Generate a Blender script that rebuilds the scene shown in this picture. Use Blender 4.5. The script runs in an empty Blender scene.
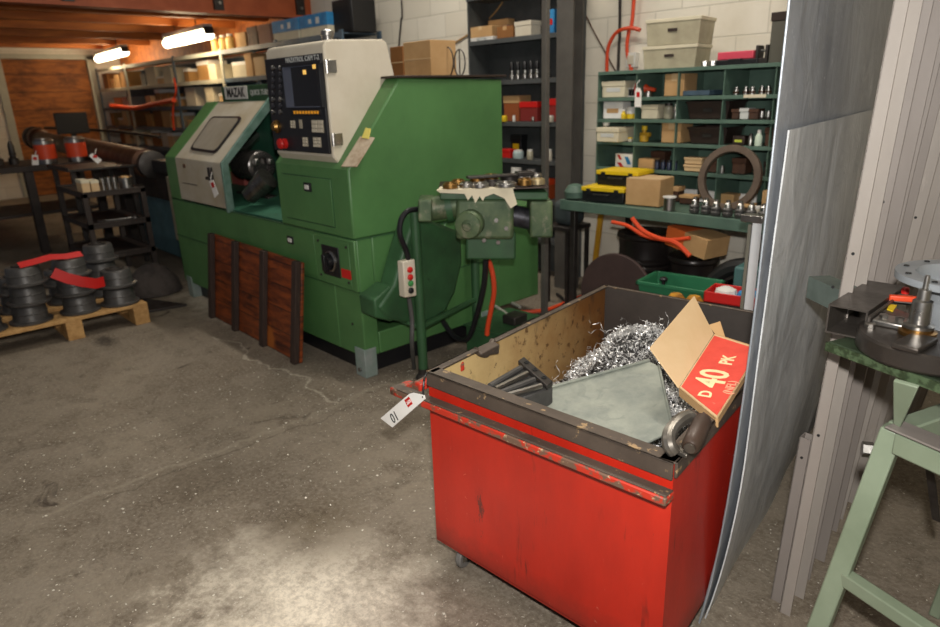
import bpy, bmesh, math, random
from mathutils import Vector, Matrix
random.seed(7)
C = bpy.context.scene.collection
R = math.radians

# ------------------------------------------------------------ camera
W, H = 940, 627
FPX = 673.5
pitch, roll, yaw = R(18.08), R(-1.807), R(47.11)
CF = Vector((-math.sin(yaw)*math.cos(pitch), math.cos(yaw)*math.cos(pitch), -math.sin(pitch)))
_r = Vector((math.cos(yaw), math.sin(yaw), 0)); _u = _r.cross(CF)
CR = _r*math.cos(roll) + _u*math.sin(roll)
CU = -_r*math.sin(roll) + _u*math.cos(roll)
CO = Vector((0, 0, 1.5))
cd = bpy.data.cameras.new('camera'); cam = bpy.data.objects.new('camera', cd); C.objects.link(cam)
cam.matrix_world = Matrix(((CR.x, CU.x, -CF.x, CO.x), (CR.y, CU.y, -CF.y, CO.y), (CR.z, CU.z, -CF.z, CO.z), (0, 0, 0, 1)))
cd.sensor_width = 36; cd.lens = FPX*36/W; cd.clip_start = .05; cd.clip_end = 100
cd.dof.use_dof = True; cd.dof.focus_distance = 1.9; cd.dof.aperture_fstop = 3.2
bpy.context.scene.camera = cam

def ray(px, py): return CF*FPX + CR*(px-W/2) - CU*(py-H/2)
def at(px, py, ax, v):
    d = ray(px, py); i = 'xyz'.index(ax); return CO + d*((v-CO[i])/d[i])
def atp(px, py, p0, n):
    d = ray(px, py); n = Vector(n); return CO + d*((Vector(p0)-CO).dot(n)/d.dot(n))
VF = Vector((-math.sin(yaw), math.cos(yaw), 0))

# ------------------------------------------------------------ materials
def lin(h):
    h = h.lstrip('#'); c = [int(h[i:i+2], 16)/255 for i in (0, 2, 4)]
    return tuple((x/12.92 if x <= .04045 else ((x+.055)/1.055)**2.4) for x in c)+(1,)
MC = {}
class NT:
    def __init__(s, name):
        s.m = bpy.data.materials.new(name); s.m.use_nodes = True; s.t = s.m.node_tree; s.n = s.t.nodes; s.l = s.t.links
        s.b = s.n['Principled BSDF']; s.tc = s.n.new('ShaderNodeTexCoord')
    def new(s, t, **k):
        n = s.n.new(t)
        for a, v in k.items():
            if hasattr(n, a): setattr(n, a, v)
            else: n.inputs[a].default_value = v
        return n
    def noise(s, scale, detail=4, rough=.6, dist=0, vec=None, stretch=None):
        n = s.new('ShaderNodeTexNoise'); n.inputs['Scale'].default_value = scale; n.inputs['Detail'].default_value = detail
        n.inputs['Roughness'].default_value = rough; n.inputs['Distortion'].default_value = dist
        v = vec or s.tc.outputs['Object']
        if stretch:
            mp = s.new('ShaderNodeMapping'); mp.inputs['Scale'].default_value = stretch; s.l.new(v, mp.inputs['Vector']); v = mp.outputs[0]
        s.l.new(v, n.inputs['Vector']); return n.outputs['Fac']
    def ramp(s, fac, a, b):
        r = s.new('ShaderNodeMapRange'); r.inputs['From Min'].default_value = a; r.inputs['From Max'].default_value = b
        s.l.new(fac, r.inputs['Value']); return r.outputs[0]
    def mix(s, fac, a, b):
        x = s.new('ShaderNodeMix', data_type='RGBA')
        for sock, v in ((x.inputs['A'], a), (x.inputs['B'], b)):
            pass
        ia, ib = [i for i in x.inputs if i.name == 'A' and i.type == 'RGBA'][0], [i for i in x.inputs if i.name == 'B' and i.type == 'RGBA'][0]
        for sock, v in ((ia, a), (ib, b)):
            if isinstance(v, tuple): sock.default_value = v
            else: s.l.new(v, sock)
        if isinstance(fac, float): x.inputs[0].default_value = fac
        else: s.l.new(fac, x.inputs[0])
        return [o for o in x.outputs if o.type == 'RGBA'][0]
    def math(s, op, a, b=None):
        n = s.new('ShaderNodeMath', operation=op)
        for i, v in enumerate((a, b)):
            if v is None: continue
            if isinstance(v, (int, float)): n.inputs[i].default_value = v
            else: s.l.new(v, n.inputs[i])
        return n.outputs[0]
    def bump(s, h, strength=.3, dist=.01):
        b = s.new('ShaderNodeBump'); b.inputs['Strength'].default_value = strength; b.inputs['Distance'].default_value = dist
        s.l.new(h, b.inputs['Height']); s.l.new(b.outputs[0], s.b.inputs['Normal'])
def pm(name, col, col2=None, sc=6, lo=.4, hi=.65, rough=.5, metal=0, wear=None, wsc=25, wlo=.62, whi=.68, bump=.15, bsc=60, stretch=None, bd=.003, spec=None):
    if name in MC: return MC[name]
    t = NT(name); c = lin(col)
    if col2: out = t.mix(t.ramp(t.noise(sc, 6, .6, 0, None, stretch), lo, hi), c, lin(col2))
    else: out = t.mix(t.ramp(t.noise(sc, 5), .3, .8), c, tuple(x*.82 for x in c[:3])+(1,))
    if wear: out = t.mix(t.ramp(t.noise(wsc, 8, .7, 0, None, stretch), wlo, whi), out, lin(wear))
    t.l.new(out, t.b.inputs['Base Color'])
    t.b.inputs['Metallic'].default_value = metal
    rr = t.new('ShaderNodeMapRange'); rr.inputs['To Min'].default_value = max(rough-.12, .05); rr.inputs['To Max'].default_value = min(rough+.15, 1)
    t.l.new(t.noise(sc*2, 4), rr.inputs['Value']); t.l.new(rr.outputs[0], t.b.inputs['Roughness'])
    if spec is not None: t.b.inputs['Specular IOR Level'].default_value = spec
    if bump: t.bump(t.noise(bsc, 4), bump, bd)
    MC[name] = t.m; return t.m
def emit(name, col, s):
    if name in MC: return MC[name]
    t = NT(name); t.b.inputs['Base Color'].default_value = lin(col); t.b.inputs['Emission Color'].default_value = lin(col); t.b.inputs['Emission Strength'].default_value = s
    MC[name] = t.m; return t.m

# ------------------------------------------------------------ mesh builder
def frame(d):
    d = Vector(d).normalized(); a = Vector((0, 0, 1)) if abs(d.z) < .9 else Vector((1, 0, 0))
    x = a.cross(d).normalized(); return x, d.cross(x)
class MB:
    def __init__(s): s.bm = bmesh.new()
    def face(s, vs):
        try: return s.bm.faces.new(vs)
        except ValueError: return None
    def box(s, x0, x1, y0, y1, z0, z1, M=None):
        p = [Vector(q) for q in ((x0,y0,z0),(x1,y0,z0),(x1,y1,z0),(x0,y1,z0),(x0,y0,z1),(x1,y0,z1),(x1,y1,z1),(x0,y1,z1))]
        return s.hexa(p, M)
    def hexa(s, p, M=None):
        if M is not None: p = [M @ Vector(q) for q in p]
        v = [s.bm.verts.new(q) for q in p]
        for f in ((3,2,1,0),(4,5,6,7),(0,1,5,4),(1,2,6,5),(2,3,7,6),(3,0,4,7)): s.face([v[i] for i in f])
        return s
    def slab(s, pts, th, d=None):
        pts = [Vector(p) for p in pts]; n = (pts[1]-pts[0]).cross(pts[2]-pts[0]).normalized()
        if d is None:
            if n.dot(pts[0]-CO) < 0: n = -n
            d = n
        d = Vector(d).normalized()*th
        a = [s.bm.verts.new(p) for p in pts]; b = [s.bm.verts.new(p+d) for p in pts]; k = len(pts)
        s.face(a); s.face(b[::-1])
        for i in range(k): s.face([a[i], b[i], b[(i+1)%k], a[(i+1)%k]])
        return s
    def prism(s, poly, ax, a, b):      # polygon in the plane normal to ax, from a to b
        def P(u, v, w): return {'x': (w, u, v), 'y': (u, w, v), 'z': (u, v, w)}[ax]
        d = {'x': (1,0,0), 'y': (0,1,0), 'z': (0,0,1)}[ax]
        return s.slab([P(u, v, a) for u, v in poly], abs(b-a), Vector(d)*(1 if b > a else -1))
    def ringed(s, rings, cap0=True, cap1=True, closed=False):
        vs = [[s.bm.verts.new(p) for p in r] for r in rings]; n = len(vs[0])
        m = len(vs)
        for i in range(m if closed else m-1):
            A, B = vs[i], vs[(i+1) % m]
            for j in range(n): s.face([A[j], A[(j+1)%n], B[(j+1)%n], B[j]])
        if not closed:
            if cap0: s.face(vs[0][::-1])
            if cap1: s.face(vs[-1])
        return s
    def lathe(s, prof, o=(0,0,0), d=(0,0,1), seg=20, cap=True):
        o = Vector(o); d = Vector(d).normalized(); x, y = frame(d)
        rings = [[o + d*h + (x*math.cos(2*math.pi*k/seg)+y*math.sin(2*math.pi*k/seg))*max(r, 1e-4) for k in range(seg)] for r, h in prof]
        return s.ringed(rings, cap, cap)
    def cyl(s, p0, p1, r, r2=None, seg=16):
        p0 = Vector(p0); p1 = Vector(p1); L = (p1-p0).length
        return s.lathe([(r, 0), (r if r2 is None else r2, L)], p0, p1-p0, seg)
    def pipe(s, p0, p1, ro, ri, seg=20):
        p0 = Vector(p0); p1 = Vector(p1); L = (p1-p0).length; d = (p1-p0).normalized(); x, y = frame(d)
        rings = [[p0 + d*h + (x*math.cos(2*math.pi*k/seg)+y*math.sin(2*math.pi*k/seg))*r for k in range(seg)] for r, h in ((ro,0),(ro,L),(ri,L),(ri,0))]
        return s.ringed(rings, closed=True)
    def torus(s, o, d, Rr, r, seg=28, sg=8):
        o = Vector(o); d = Vector(d).normalized(); x, y = frame(d); rings = []
        for k in range(seg):
            e = x*math.cos(2*math.pi*k/seg)+y*math.sin(2*math.pi*k/seg)
            rings.append([o + e*(Rr+r*math.cos(2*math.pi*j/sg)) + d*r*math.sin(2*math.pi*j/sg) for j in range(sg)])
        return s.ringed(rings, closed=True)
    def tube(s, pts, r, seg=8, smooth=True, sub=6):
        P = [Vector(p) for p in pts]
        if smooth and len(P) > 2:
            Q = []
            for i in range(len(P)-1):
                a, b, c, d = P[max(i-1,0)], P[i], P[i+1], P[min(i+2,len(P)-1)]
                for k in range(sub):
                    t = k/sub; Q.append(.5*((2*b)+(c-a)*t+(2*a-5*b+4*c-d)*t*t+(3*b-a-3*c+d)*t**3))
            Q.append(P[-1]); P = Q
        rings = []; x = None
        for i, p in enumerate(P):
            d = (P[min(i+1,len(P)-1)]-P[max(i-1,0)]).normalized()
            if x is None: x, y = frame(d)
            else:
                x = (x - d*x.dot(d)).normalized(); y = d.cross(x)
            rings.append([p+(x*math.cos(2*math.pi*k/seg)+y*math.sin(2*math.pi*k/seg))*r for k in range(seg)])
        return s.ringed(rings)
    def build(s, name, m, parent=None, bevel=0, world=True, seg=2):
        bm = s.bm
        bmesh.ops.recalc_face_normals(bm, faces=bm.faces)
        if parent is not None and world:
            bmesh.ops.transform(bm, matrix=WM(parent).inverted(), verts=bm.verts)
        for f in bm.faces: f.smooth = True
        for e in bm.edges:
            if len(e.link_faces) == 2:
                if e.calc_face_angle(0) > R(35): e.smooth = False
        me = bpy.data.meshes.new(name); bm.to_mesh(me); bm.free()
        for mm in (m if isinstance(m, (list, tuple)) else [m]): me.materials.append(mm)
        o = bpy.data.objects.new(name, me); C.objects.link(o)
        if parent is not None: o.parent = parent
        if bevel:
            b = o.modifiers.new('bevel', 'BEVEL'); b.width = bevel; b.segments = seg; b.limit_method = 'ANGLE'; b.angle_limit = R(40); b.harden_normals = False
        return o
def WM(o):
    m = o.matrix_basis.copy()
    while o.parent: o = o.parent; m = o.matrix_basis @ m
    return m
def tag(o, label=None, cat=None, group=None, kind=None):
    if label: o['label'] = label
    if cat: o['category'] = cat
    if group: o['group'] = group
    if kind: o['kind'] = kind
    return o
def thing(name, loc, label, cat, group=None, rz=0, kind=None):
    o = bpy.data.objects.new(name, None); C.objects.link(o); o.location = loc; o.rotation_euler = (0, 0, rz); o.empty_display_size = .05
    return tag(o, label, cat, group, kind)
def copy_tree(o, parent=None):
    c = o.copy(); C.objects.link(c)
    if parent is not None: c.parent = parent
    for ch in [k for k in bpy.data.objects if k.parent == o]: copy_tree(ch, c)
    return c
def text(name, body, size, o, x, y, m, parent=None, ext=.0006, align='LEFT', bold=0, sx=1):
    x = Vector(x).normalized(); z = x.cross(Vector(y)).normalized(); y = z.cross(x)
    cu = bpy.data.curves.new(name, 'FONT'); cu.body = body; cu.size = size; cu.extrude = ext; cu.align_x = align; cu.align_y = 'CENTER'; cu.offset = bold; cu.resolution_u = 3
    tmp = bpy.data.objects.new('tmp', cu); C.objects.link(tmp); dg = bpy.context.evaluated_depsgraph_get(); dg.update()
    me = bpy.data.meshes.new_from_object(tmp.evaluated_get(dg)); bpy.data.objects.remove(tmp)
    o = Vector(o); Mx = Matrix(((x.x*sx, y.x, z.x, o.x), (x.y*sx, y.y, z.y, o.y), (x.z*sx, y.z, z.z, o.z), (0, 0, 0, 1)))
    if parent is not None: Mx = WM(parent).inverted() @ Mx
    me.transform(Mx); me.name = name; me.materials.clear(); me.materials.append(m)
    ob = bpy.data.objects.new(name, me); C.objects.link(ob)
    if parent is not None: ob.parent = parent
    return ob
# ------------------------------------------------------------ palette
GREEN = pm('machine_green_paint', '#507c48', '#466e3f', 3, .35, .7, .42, bump=.05, wear='#35573a', wsc=9, wlo=.72, whi=.8)
GREEN2 = pm('dark_green_paint', '#345c38', '#28452b', 5, .35, .7, .5, bump=.1, wear='#1d2c1c', wsc=14, wlo=.62, whi=.75)
GRN_IN = pm('inner_green_paint', '#3a6e57', '#2f5a47', 5, .4, .7, .45)
CREAM = pm('cream_paint', '#cdc4b2', '#bdb29d', 4, .4, .8, .5, bump=.05, wear='#8c7d62', wsc=7, wlo=.72, whi=.85)
DOORC = pm('aged_cream_paint', '#b9b2a2', '#a79a80', 4, .35, .7, .5, bump=.05, wear='#7d6a4c', wsc=7, wlo=.66, whi=.8)
BLACK = pm('black_panel', '#1d1e22', None, rough=.45)
BLK = pm('black_plastic', '#17171a', None, rough=.4, bump=.05)
SCREEN = pm('dark_glass', '#15110f', None, rough=.12, bump=0)
STEEL = pm('bright_steel', '#b9b6b0', '#8f8c88', 12, .3, .7, .3, 1, bump=.1)
DSTEEL = pm('dark_steel', '#4a4643', '#35302d', 9, .3, .7, .45, .6, wear='#6b4a32', wsc=18, wlo=.64, whi=.75)
CAST = pm('cast_iron', '#5c5a58', '#454341', 14, .3, .7, .4, .4, bump=.3, bsc=120)
BRASS = pm('brass', '#b08a52', '#86653a', 10, .3, .7, .35, 1)
RUBBER = pm('rubber', '#141414', None, rough=.6)
KRAFT = pm('kraft_card', '#c09a6b', '#ad8759', 5, .35, .7, .85, bump=.1)
KRAFT2 = pm('light_kraft_card', '#cfb28a', '#c2a276', 4, .3, .7, .85, bump=.08)
ORG = pm('orange_rubber', '#dd4a22', None, rough=.45)
REDP = pm('red_plastic', '#c8201c', None, rough=.4)
YEL = pm('yellow_plastic', '#e6c31a', None, rough=.45)
WHT = pm('white_paint', '#dcd9d2', None, rough=.5)
PAPER = pm('white_card', '#efece6', None, rough=.7)
SHGREEN = pm('shelf_green_paint', '#5a7365', '#485f53', 6, .35, .7, .5, wear='#23352c', wsc=20, wlo=.66, whi=.75)
TEAL = pm('teal_paint', '#446a68', None, rough=.5)
BLUEST = pm('blue_grey_paint', '#4b5f70', '#3b4b59', 5, .4, .7, .5)
LGTST = pm('pale_grey_paint', '#b8b7a6', None, rough=.5)
BROWN = pm('brown_rust', '#5a3a28', '#3c2a20', 9, .35, .7, .7, .2)
CREAMBOX = pm('cream_card', '#d9cfb4', None, rough=.8)
BLUEP = pm('blue_print', '#2f86bd', '#2472a8', 9, .4, .6, .6)
DARKBOX = pm('dark_brown_plastic', '#33251f', None, rough=.5)
INK = pm('black_ink', '#101010', None, rough=.6, bump=0)
GREYINK = pm('grey_ink', '#cfd0cc', None, rough=.5, bump=0)
WOODL = pm('light_wood', '#c39a62', '#a97f4b', 4, .35, .65, .75, stretch=(1, 8, 8))

# ------------------------------------------------------------ setting
t = NT('concrete_floor'); P = t.tc.outputs['Object']
n1 = t.noise(1.1, 8, .65); n2 = t.noise(7, 8, .7); n3 = t.noise(55, 6, .75); n4 = t.noise(160, 3, .7)
c = t.mix(t.ramp(n1, .38, .62), lin('#62574a'), lin('#8a7f6f'))
c = t.mix(t.math('MULTIPLY', t.ramp(t.noise(2.6, 8, .72, .6), .42, .62), .55), c, lin('#857b6e'))
c = t.mix(t.math('MULTIPLY', t.ramp(t.noise(4.3, 8, .75, .4), .55, .66), .6), c, lin('#4b4136'))
c = t.mix(t.math('MULTIPLY', t.ramp(n2, .48, .68), .75), c, lin('#574b3e'))
c = t.mix(t.math('MULTIPLY', t.ramp(n3, .42, .68), .8), c, lin('#938979'))
c = t.mix(t.ramp(t.noise(3.1, 6, .6, 1.5), .66, .74), c, lin('#463c33'))
sp = t.new('ShaderNodeSeparateXYZ'); t.l.new(P, sp.inputs[0]); nG = t.noise(38, 8, .8)
def blob(x, y, rx, ry, edge=.55, nz=n2, amt=1.3):
    dx = t.math('DIVIDE', t.math('SUBTRACT', sp.outputs[0], x), rx); dy = t.math('DIVIDE', t.math('SUBTRACT', sp.outputs[1], y), ry)
    d = t.math('SQRT', t.math('ADD', t.math('MULTIPLY', dx, dx), t.math('MULTIPLY', dy, dy)))
    d = t.math('ADD', d, t.math('MULTIPLY', t.math('SUBTRACT', nz, .5), amt*1.6))
    d = t.math('ADD', d, t.math('MULTIPLY', t.math('SUBTRACT', n3, .5), 1.0))
    r = t.new('ShaderNodeMapRange'); r.inputs['From Min'].default_value = 1.15; r.inputs['From Max'].default_value = edge
    t.l.new(d, r.inputs['Value'])
    g = t.math('MULTIPLY', r.outputs[0], t.math('ADD', .55, t.math('MULTIPLY', t.ramp(nG, .42, .55), .45))); return g
def line(co, oc, v, lo, hi, w, amp):    # wavy band near co = v, for oc between lo and hi
    q = t.math('ADD', t.math('SUBTRACT', sp.outputs[co], v), t.math('MULTIPLY', t.math('SUBTRACT', t.noise(2.3, 5, .6), .5), amp))
    r = t.new('ShaderNodeMapRange'); r.inputs['From Min'].default_value = w; r.inputs['From Max'].default_value = w*.3
    t.l.new(t.math('ABSOLUTE', q), r.inputs['Value'])
    m = t.math('MULTIPLY', t.math('GREATER_THAN', sp.outputs[oc], lo), t.math('LESS_THAN', sp.outputs[oc], hi))
    return t.math('MULTIPLY', r.outputs[0], m)
c = t.mix(t.math('MULTIPLY', blob(-1.6, .78, .5, .36, .1), .9), c, lin('#ece2cf'))
c = t.mix(t.math('MULTIPLY', blob(-1.35, .42, .6, .35, .1), .9), c, lin('#ddd2be'))
c = t.mix(t.math('MULTIPLY', blob(-5.0, 2.0, .75, .22, .2), .9), c, lin('#c9c0ad'))
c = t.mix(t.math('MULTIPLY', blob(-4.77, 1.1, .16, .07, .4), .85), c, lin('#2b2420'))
c = t.mix(t.math('MULTIPLY', blob(-1.95, 1.0, .22, .2, .2), .6), c, lin('#54462f'))
c = t.mix(t.math('MULTIPLY', blob(-2.6, .8, .25, .2, .2), .5), c, lin('#4b4032'))
c = t.mix(t.math('MULTIPLY', line(0, 1, -2.78, .3, 2.2, .022, .3), .3), c, lin('#a39a88'))
c = t.mix(t.math('MULTIPLY', line(0, 1, -2.72, .5, 1.7, .008, .3), .4), c, lin('#3c342b'))
c = t.mix(t.math('MULTIPLY', line(1, 0, 1.66, -4.3, -2.8, .013, .45), .55), c, lin('#b8b09f'))
wm = t.math('MULTIPLY', t.ramp(t.noise(60, 6, .75), .60, .66), t.ramp(n2, .38, .6))
c = t.mix(wm, c, lin('#d8d0c0'))
t.l.new(c, t.b.inputs['Base Color']); t.b.inputs['Roughness'].default_value = .75; t.b.inputs['Specular IOR Level'].default_value = .3
t.bump(t.math('ADD', n3, t.math('MULTIPLY', n2, 1.5)), .7, .006)
FLOOR = t.m
def blockmat(name, swap, base='#e6dfd0'):
    t = NT(name); sp = t.new('ShaderNodeSeparateXYZ'); cb = t.new('ShaderNodeCombineXYZ'); t.l.new(t.tc.outputs['Object'], sp.inputs[0])
    t.l.new(sp.outputs[swap], cb.inputs[0]); t.l.new(sp.outputs[2], cb.inputs[1])
    br = t.new('ShaderNodeTexBrick'); t.l.new(cb.outputs[0], br.inputs['Vector']); br.offset = .5
    for k, v in (('Scale', 1), ('Brick Width', .4), ('Row Height', .2), ('Mortar Size', .006), ('Mortar Smooth', .6)): br.inputs[k].default_value = v
    br.inputs['Color1'].default_value = lin(base); br.inputs['Color2'].default_value = lin('#ddd5c4'); br.inputs['Mortar'].default_value = lin('#cbc4b5')
    c = t.mix(t.math('MULTIPLY', t.ramp(t.noise(2, 7, .65), .5, .75), .35), br.outputs['Color'], lin('#b8ab90'))
    t.l.new(c, t.b.inputs['Base Color']); t.b.inputs['Roughness'].default_value = .8
    inv = t.math('SUBTRACT', 1, br.outputs['Fac']); t.bump(t.math('ADD', inv, t.math('MULTIPLY', t.noise(70), .2)), .4, .006)
    return t.m
BLOCKX = blockmat('white_blockwork_back', 0); BLOCKY = blockmat('white_blockwork_side', 1)
def struct(name, mb, m, parent=None, bevel=0):
    o = mb.build(name, m, parent, bevel); 
    if parent is None: o['kind'] = 'structure'
    return o
YW = 4.45; XW = -14.0
struct('floor', MB().box(XW-.2, 1.4, -2.5, YW+.2, -.1, 0), FLOOR)
struct('wall_back', MB().box(XW-.2, 1.4, YW, YW+.2, 0, 3.7), BLOCKX)
struct('wall_right', MB().box(1.2, 1.4, -2.5, YW, 0, 3.7), BLOCKY)
wl = MB(); 
for y0, y1, z0, z1 in ((-2.5, 2.5, 0, 3.7), (3.95, YW, 0, 3.7), (2.5, 3.95, 2.34, 3.7)): wl.box(XW-.2, XW, y0, y1, z0, z1)
struct('wall_left', wl, BLOCKY)
# boarded doorway in the far wall
t = NT('stained_boards'); sp = t.new('ShaderNodeSeparateXYZ'); t.l.new(t.tc.outputs['Object'], sp.inputs[0])
g = t.noise(3, 8, .65, .8, None, (1, 1, 5)); c = t.mix(t.ramp(g, .35, .65), lin('#6e3d17'), lin('#b06a2c'))
w = t.math('FRACT', t.math('DIVIDE', sp.outputs[2], .29)); c = t.mix(t.math('MULTIPLY', t.math('LESS_THAN', w, .035), .8), c, lin('#24130a'))
c = t.mix(t.ramp(t.noise(2.2, 4), .55, .7), c, lin('#4d2a12'))
t.l.new(c, t.b.inputs['Base Color']); t.b.inputs['Roughness'].default_value = .7; BOARD = t.m
d1 = MB().box(XW-.12, XW-.06, 2.52, 3.93, 0, 2.32); dd = struct('door_1', d1, BOARD)
fr = MB().box(XW-.06, XW+.03, 2.44, 2.56, 0, 2.34).box(XW-.06, XW+.03, 3.86, 3.98, 0, 2.34).box(XW-.06, XW+.03, 2.44, 3.98, 2.28, 2.36)
struct('door_frame', fr, LGTST, dd, .004)
# mezzanine: boards, joists, edge beam
t = NT('mezzanine_timber'); sp = t.new('ShaderNodeSeparateXYZ'); t.l.new(t.tc.outputs['Object'], sp.inputs[0])
g = t.noise(2.5, 8, .6, .5, None, (4, .5, 4)); c = t.mix(t.ramp(g, .35, .65), lin('#8a4b1c'), lin('#b96f2f'))
w = t.math('FRACT', t.math('DIVIDE', sp.outputs[0], .2)); c = t.mix(t.math('LESS_THAN', w, .05), c, lin('#2a1508'))
t.l.new(c, t.b.inputs['Base Color']); t.b.inputs['Roughness'].default_value = .65; MEZZ = t.m
ce = struct('ceiling', MB().box(XW, -7.3, -2.5, YW, 2.55, 2.6), MEZZ)
for x in (-13.4, -12.4, -11.3, -10.2, -9.2, -8.3): struct('joist', MB().box(x-.05, x+.05, -2.5, YW, 2.42, 2.56), MEZZ, ce, .004)
struct('trim_2', MB().box(XW, -7.3, YW-.03, YW, 2.08, 2.56), MEZZ)
BEAMM = pm('red_oxide_beam', '#b0582e', '#94441f', 4, .35, .7, .55, bump=.05)
bm_ = struct('trim_1', MB().box(-7.32, -7.28, -2.5, YW, 2.37, 2.75).box(-7.34, -7.16, -2.5, YW, 2.35, 2.38).box(-7.34, -7.16, -2.5, YW, 2.74, 2.77), BEAMM)
for y in (1.95, 3.35, 4.3): 
    pl = MB().box(-7.29, -7.24, y-.05, y+.05, 2.39, 2.73); struct('joint_plate', pl, DSTEEL, bm_, .004)
    for z in (2.46, 2.65): struct('bolt', MB().cyl((-7.25, y, z), (-7.22, y, z), .016, seg=6), STEEL, bm_)
struct('ceiling', MB().box(-7.1, 1.4, -2.5, YW+.2, 3.7, 3.8), WHT)

# ------------------------------------------------------------ steel column, post and wall runs
col = MB().box(-3.354, -3.205, 4.05, 4.062, .0, 3.7).box(-3.354, -3.205, 4.158, 4.17, .0, 3.7).box(-3.286, -3.274, 4.062, 4.158, .0, 3.7)
CST = pm('grey_column_paint', '#57534d', '#47433f', 4, .35, .7, .6, wear='#5d4c3c', wsc=8, wlo=.6, whi=.8)
o = col.build('steel_column', CST); tag(o, 'tall dark grey steel I-section column against the white block wall', 'column')
o = thing('steel_post', (-2.79, 3.27, 0), 'thin dark square steel post rising behind the green conveyor', 'post')
MB().box(-2.808, -2.772, 3.252, 3.288, .008, 3.7).build('post_tube', CST, o, .003)
MB().box(-2.86, -2.72, 3.2, 3.34, 0, .008).build('base_plate', DSTEEL, o, .001)
def cable(name, pts, r, m, label, cat='cable', group=None):
    o = MB().tube(pts, r).build(name, m); return tag(o, label, cat, group)
wy = YW-.012
cable('cable', [at(x, y, 'y', wy) for x, y in ((385,-260), (401, -8), (401, 20), (399, 45), (398, 80))], .008, DSTEEL, 'dark upright cable on the white wall above the brown cartons')
cable('conduit', [at(x, y, 'y', wy) for x, y in ((622,-260), (620, 10), (619, 45), (618, 72))], .011, DSTEEL, 'dark conduit running up the wall behind the orange hoses', 'conduit')
cable('air_hose', [at(x, y, 'y', wy-.03) for x, y in ((650,-260), (634, 0), (629, 30), (627, 50), (631, 68), (633, 80))], .013, ORG, 'orange air hose hanging straight down the wall left of the grey bins', 'hose')
cable('air_hose', [at(x, y, 'y', wy-.06) for x, y in ((640, 30), (630, 28), (617, 32), (609, 45), (607, 60), (607, 80))], .013, ORG, 'orange air hose arching over to the left above the pigeonhole shelf', 'hose')
cable('wire', [at(x, y, 'y', wy) for x, y in ((580, 2), (592, 28), (605, 52), (616, 72))], .005, BROWN, 'thin reddish wire sloping down the white wall right of the column', 'wire')
cable('wire', [at(x, y, 'y', wy) for x, y in ((503,2), (490, 18), (466, 36), (430, 56), (405, 66), (380, 72))], .008, WOODL, 'tan cord sagging along the wall from the tall cabinet', 'wire')
o = thing('junction_box', at(632, 60, 'y', YW-.03), 'small white electrical box on the wall behind the orange hoses', 'electrical box')
p = at(632, 60, 'y', YW-.03)
MB().box(p.x-.04, p.x+.04, YW-.05, YW, p.z-.05, p.z+.05).build('housing', WHT, o, .004)
MB().box(p.x-.025, p.x+.025, YW-.056, YW-.049, p.z-.03, p.z+.03).build('cover', CREAM, o, .002)
# ------------------------------------------------------------ workbench and pigeonhole unit
def XR(a, b, py, Y): return at(a, py, 'y', Y).x, at(b, py, 'y', Y).x
def carton(a, b, py, Y, z0, z1, depth, m, label, cat='box', group=None, name='cardboard_box', tape=None, pr=None, lid=None, rz=0):
    x0, x1 = XR(a, b, py, Y); h = z1-z0
    o = thing(name, ((x0+x1)/2, Y+depth/2, z0), label, cat, group, rz); w = (x1-x0)/2; d = depth/2
    MB().box(-w, w, -d, d, 0, h).build('body', m, o, min(.004, h/8), world=False)
    if lid: MB().box(-w-.004, w+.004, -d-.004, d+.004, h*.72, h+.003).build('lid', lid, o, .002, world=False)
    else:
        MB().box(-w*.98, -.001, -d, d, h, h+.004).box(.001, w*.98, -d, d, h, h+.004).build('flaps', m, o, 0, world=False)
    if tape: MB().box(-.02, .02, -d-.001, d, h*.0+h+.004, h+.0055).box(-.02, .02, -d-.0015, -d, h*.7, h+.005).build('tape', tape, o, 0, world=False)
    if pr: MB().box(-w*.6, w*.6, -d-.002, -d, h*.35, h*.62).build('printed_label', pr, o, 0, world=False)
    return o
def lathed(name, px, py, Y, z, prof, parts, label, cat, group=None, k=1, seg=16):
    """upright turned thing standing at height z: parts = [(part name, profile, material)]"""
    p = at(px, py, 'y', Y); o = thing(name, (p.x, Y, z), label, cat, group)
    for nm, pr, m in parts: MB().lathe([(r*k, h*k) for r, h in pr], seg=seg).build(nm, m, o, world=False)
    return o
BZ = .79
o = thing('workbench', (-2.1, 3.95, 0), 'long dark green steel workbench under the pigeonhole shelf, against the block wall', 'workbench')
MB().box(-2.92, -1.2, 3.6, 4.38, BZ-.012, BZ).build('bench_top', SHGREEN, o, .002)
MB().box(-2.92, -1.2, 3.59, 3.602, BZ-.06, BZ+.006).build('front_edge', SHGREEN, o, .003)
MB().box(-2.932, -2.92, 3.59, 4.38, BZ-.06, BZ+.006).build('side_edge', SHGREEN, o, .003)
for x, y in ((-2.86, 3.66), (-1.28, 3.66), (-2.86, 4.32), (-1.28, 4.32)):
    MB().box(x-.02, x+.02, y-.02, y+.02, 0, BZ-.012).build('leg', DSTEEL, o, .003)
MB().box(-2.86, -1.28, 4.31, 4.33, .2, .24).build('stretcher', DSTEEL, o, .002)
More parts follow.
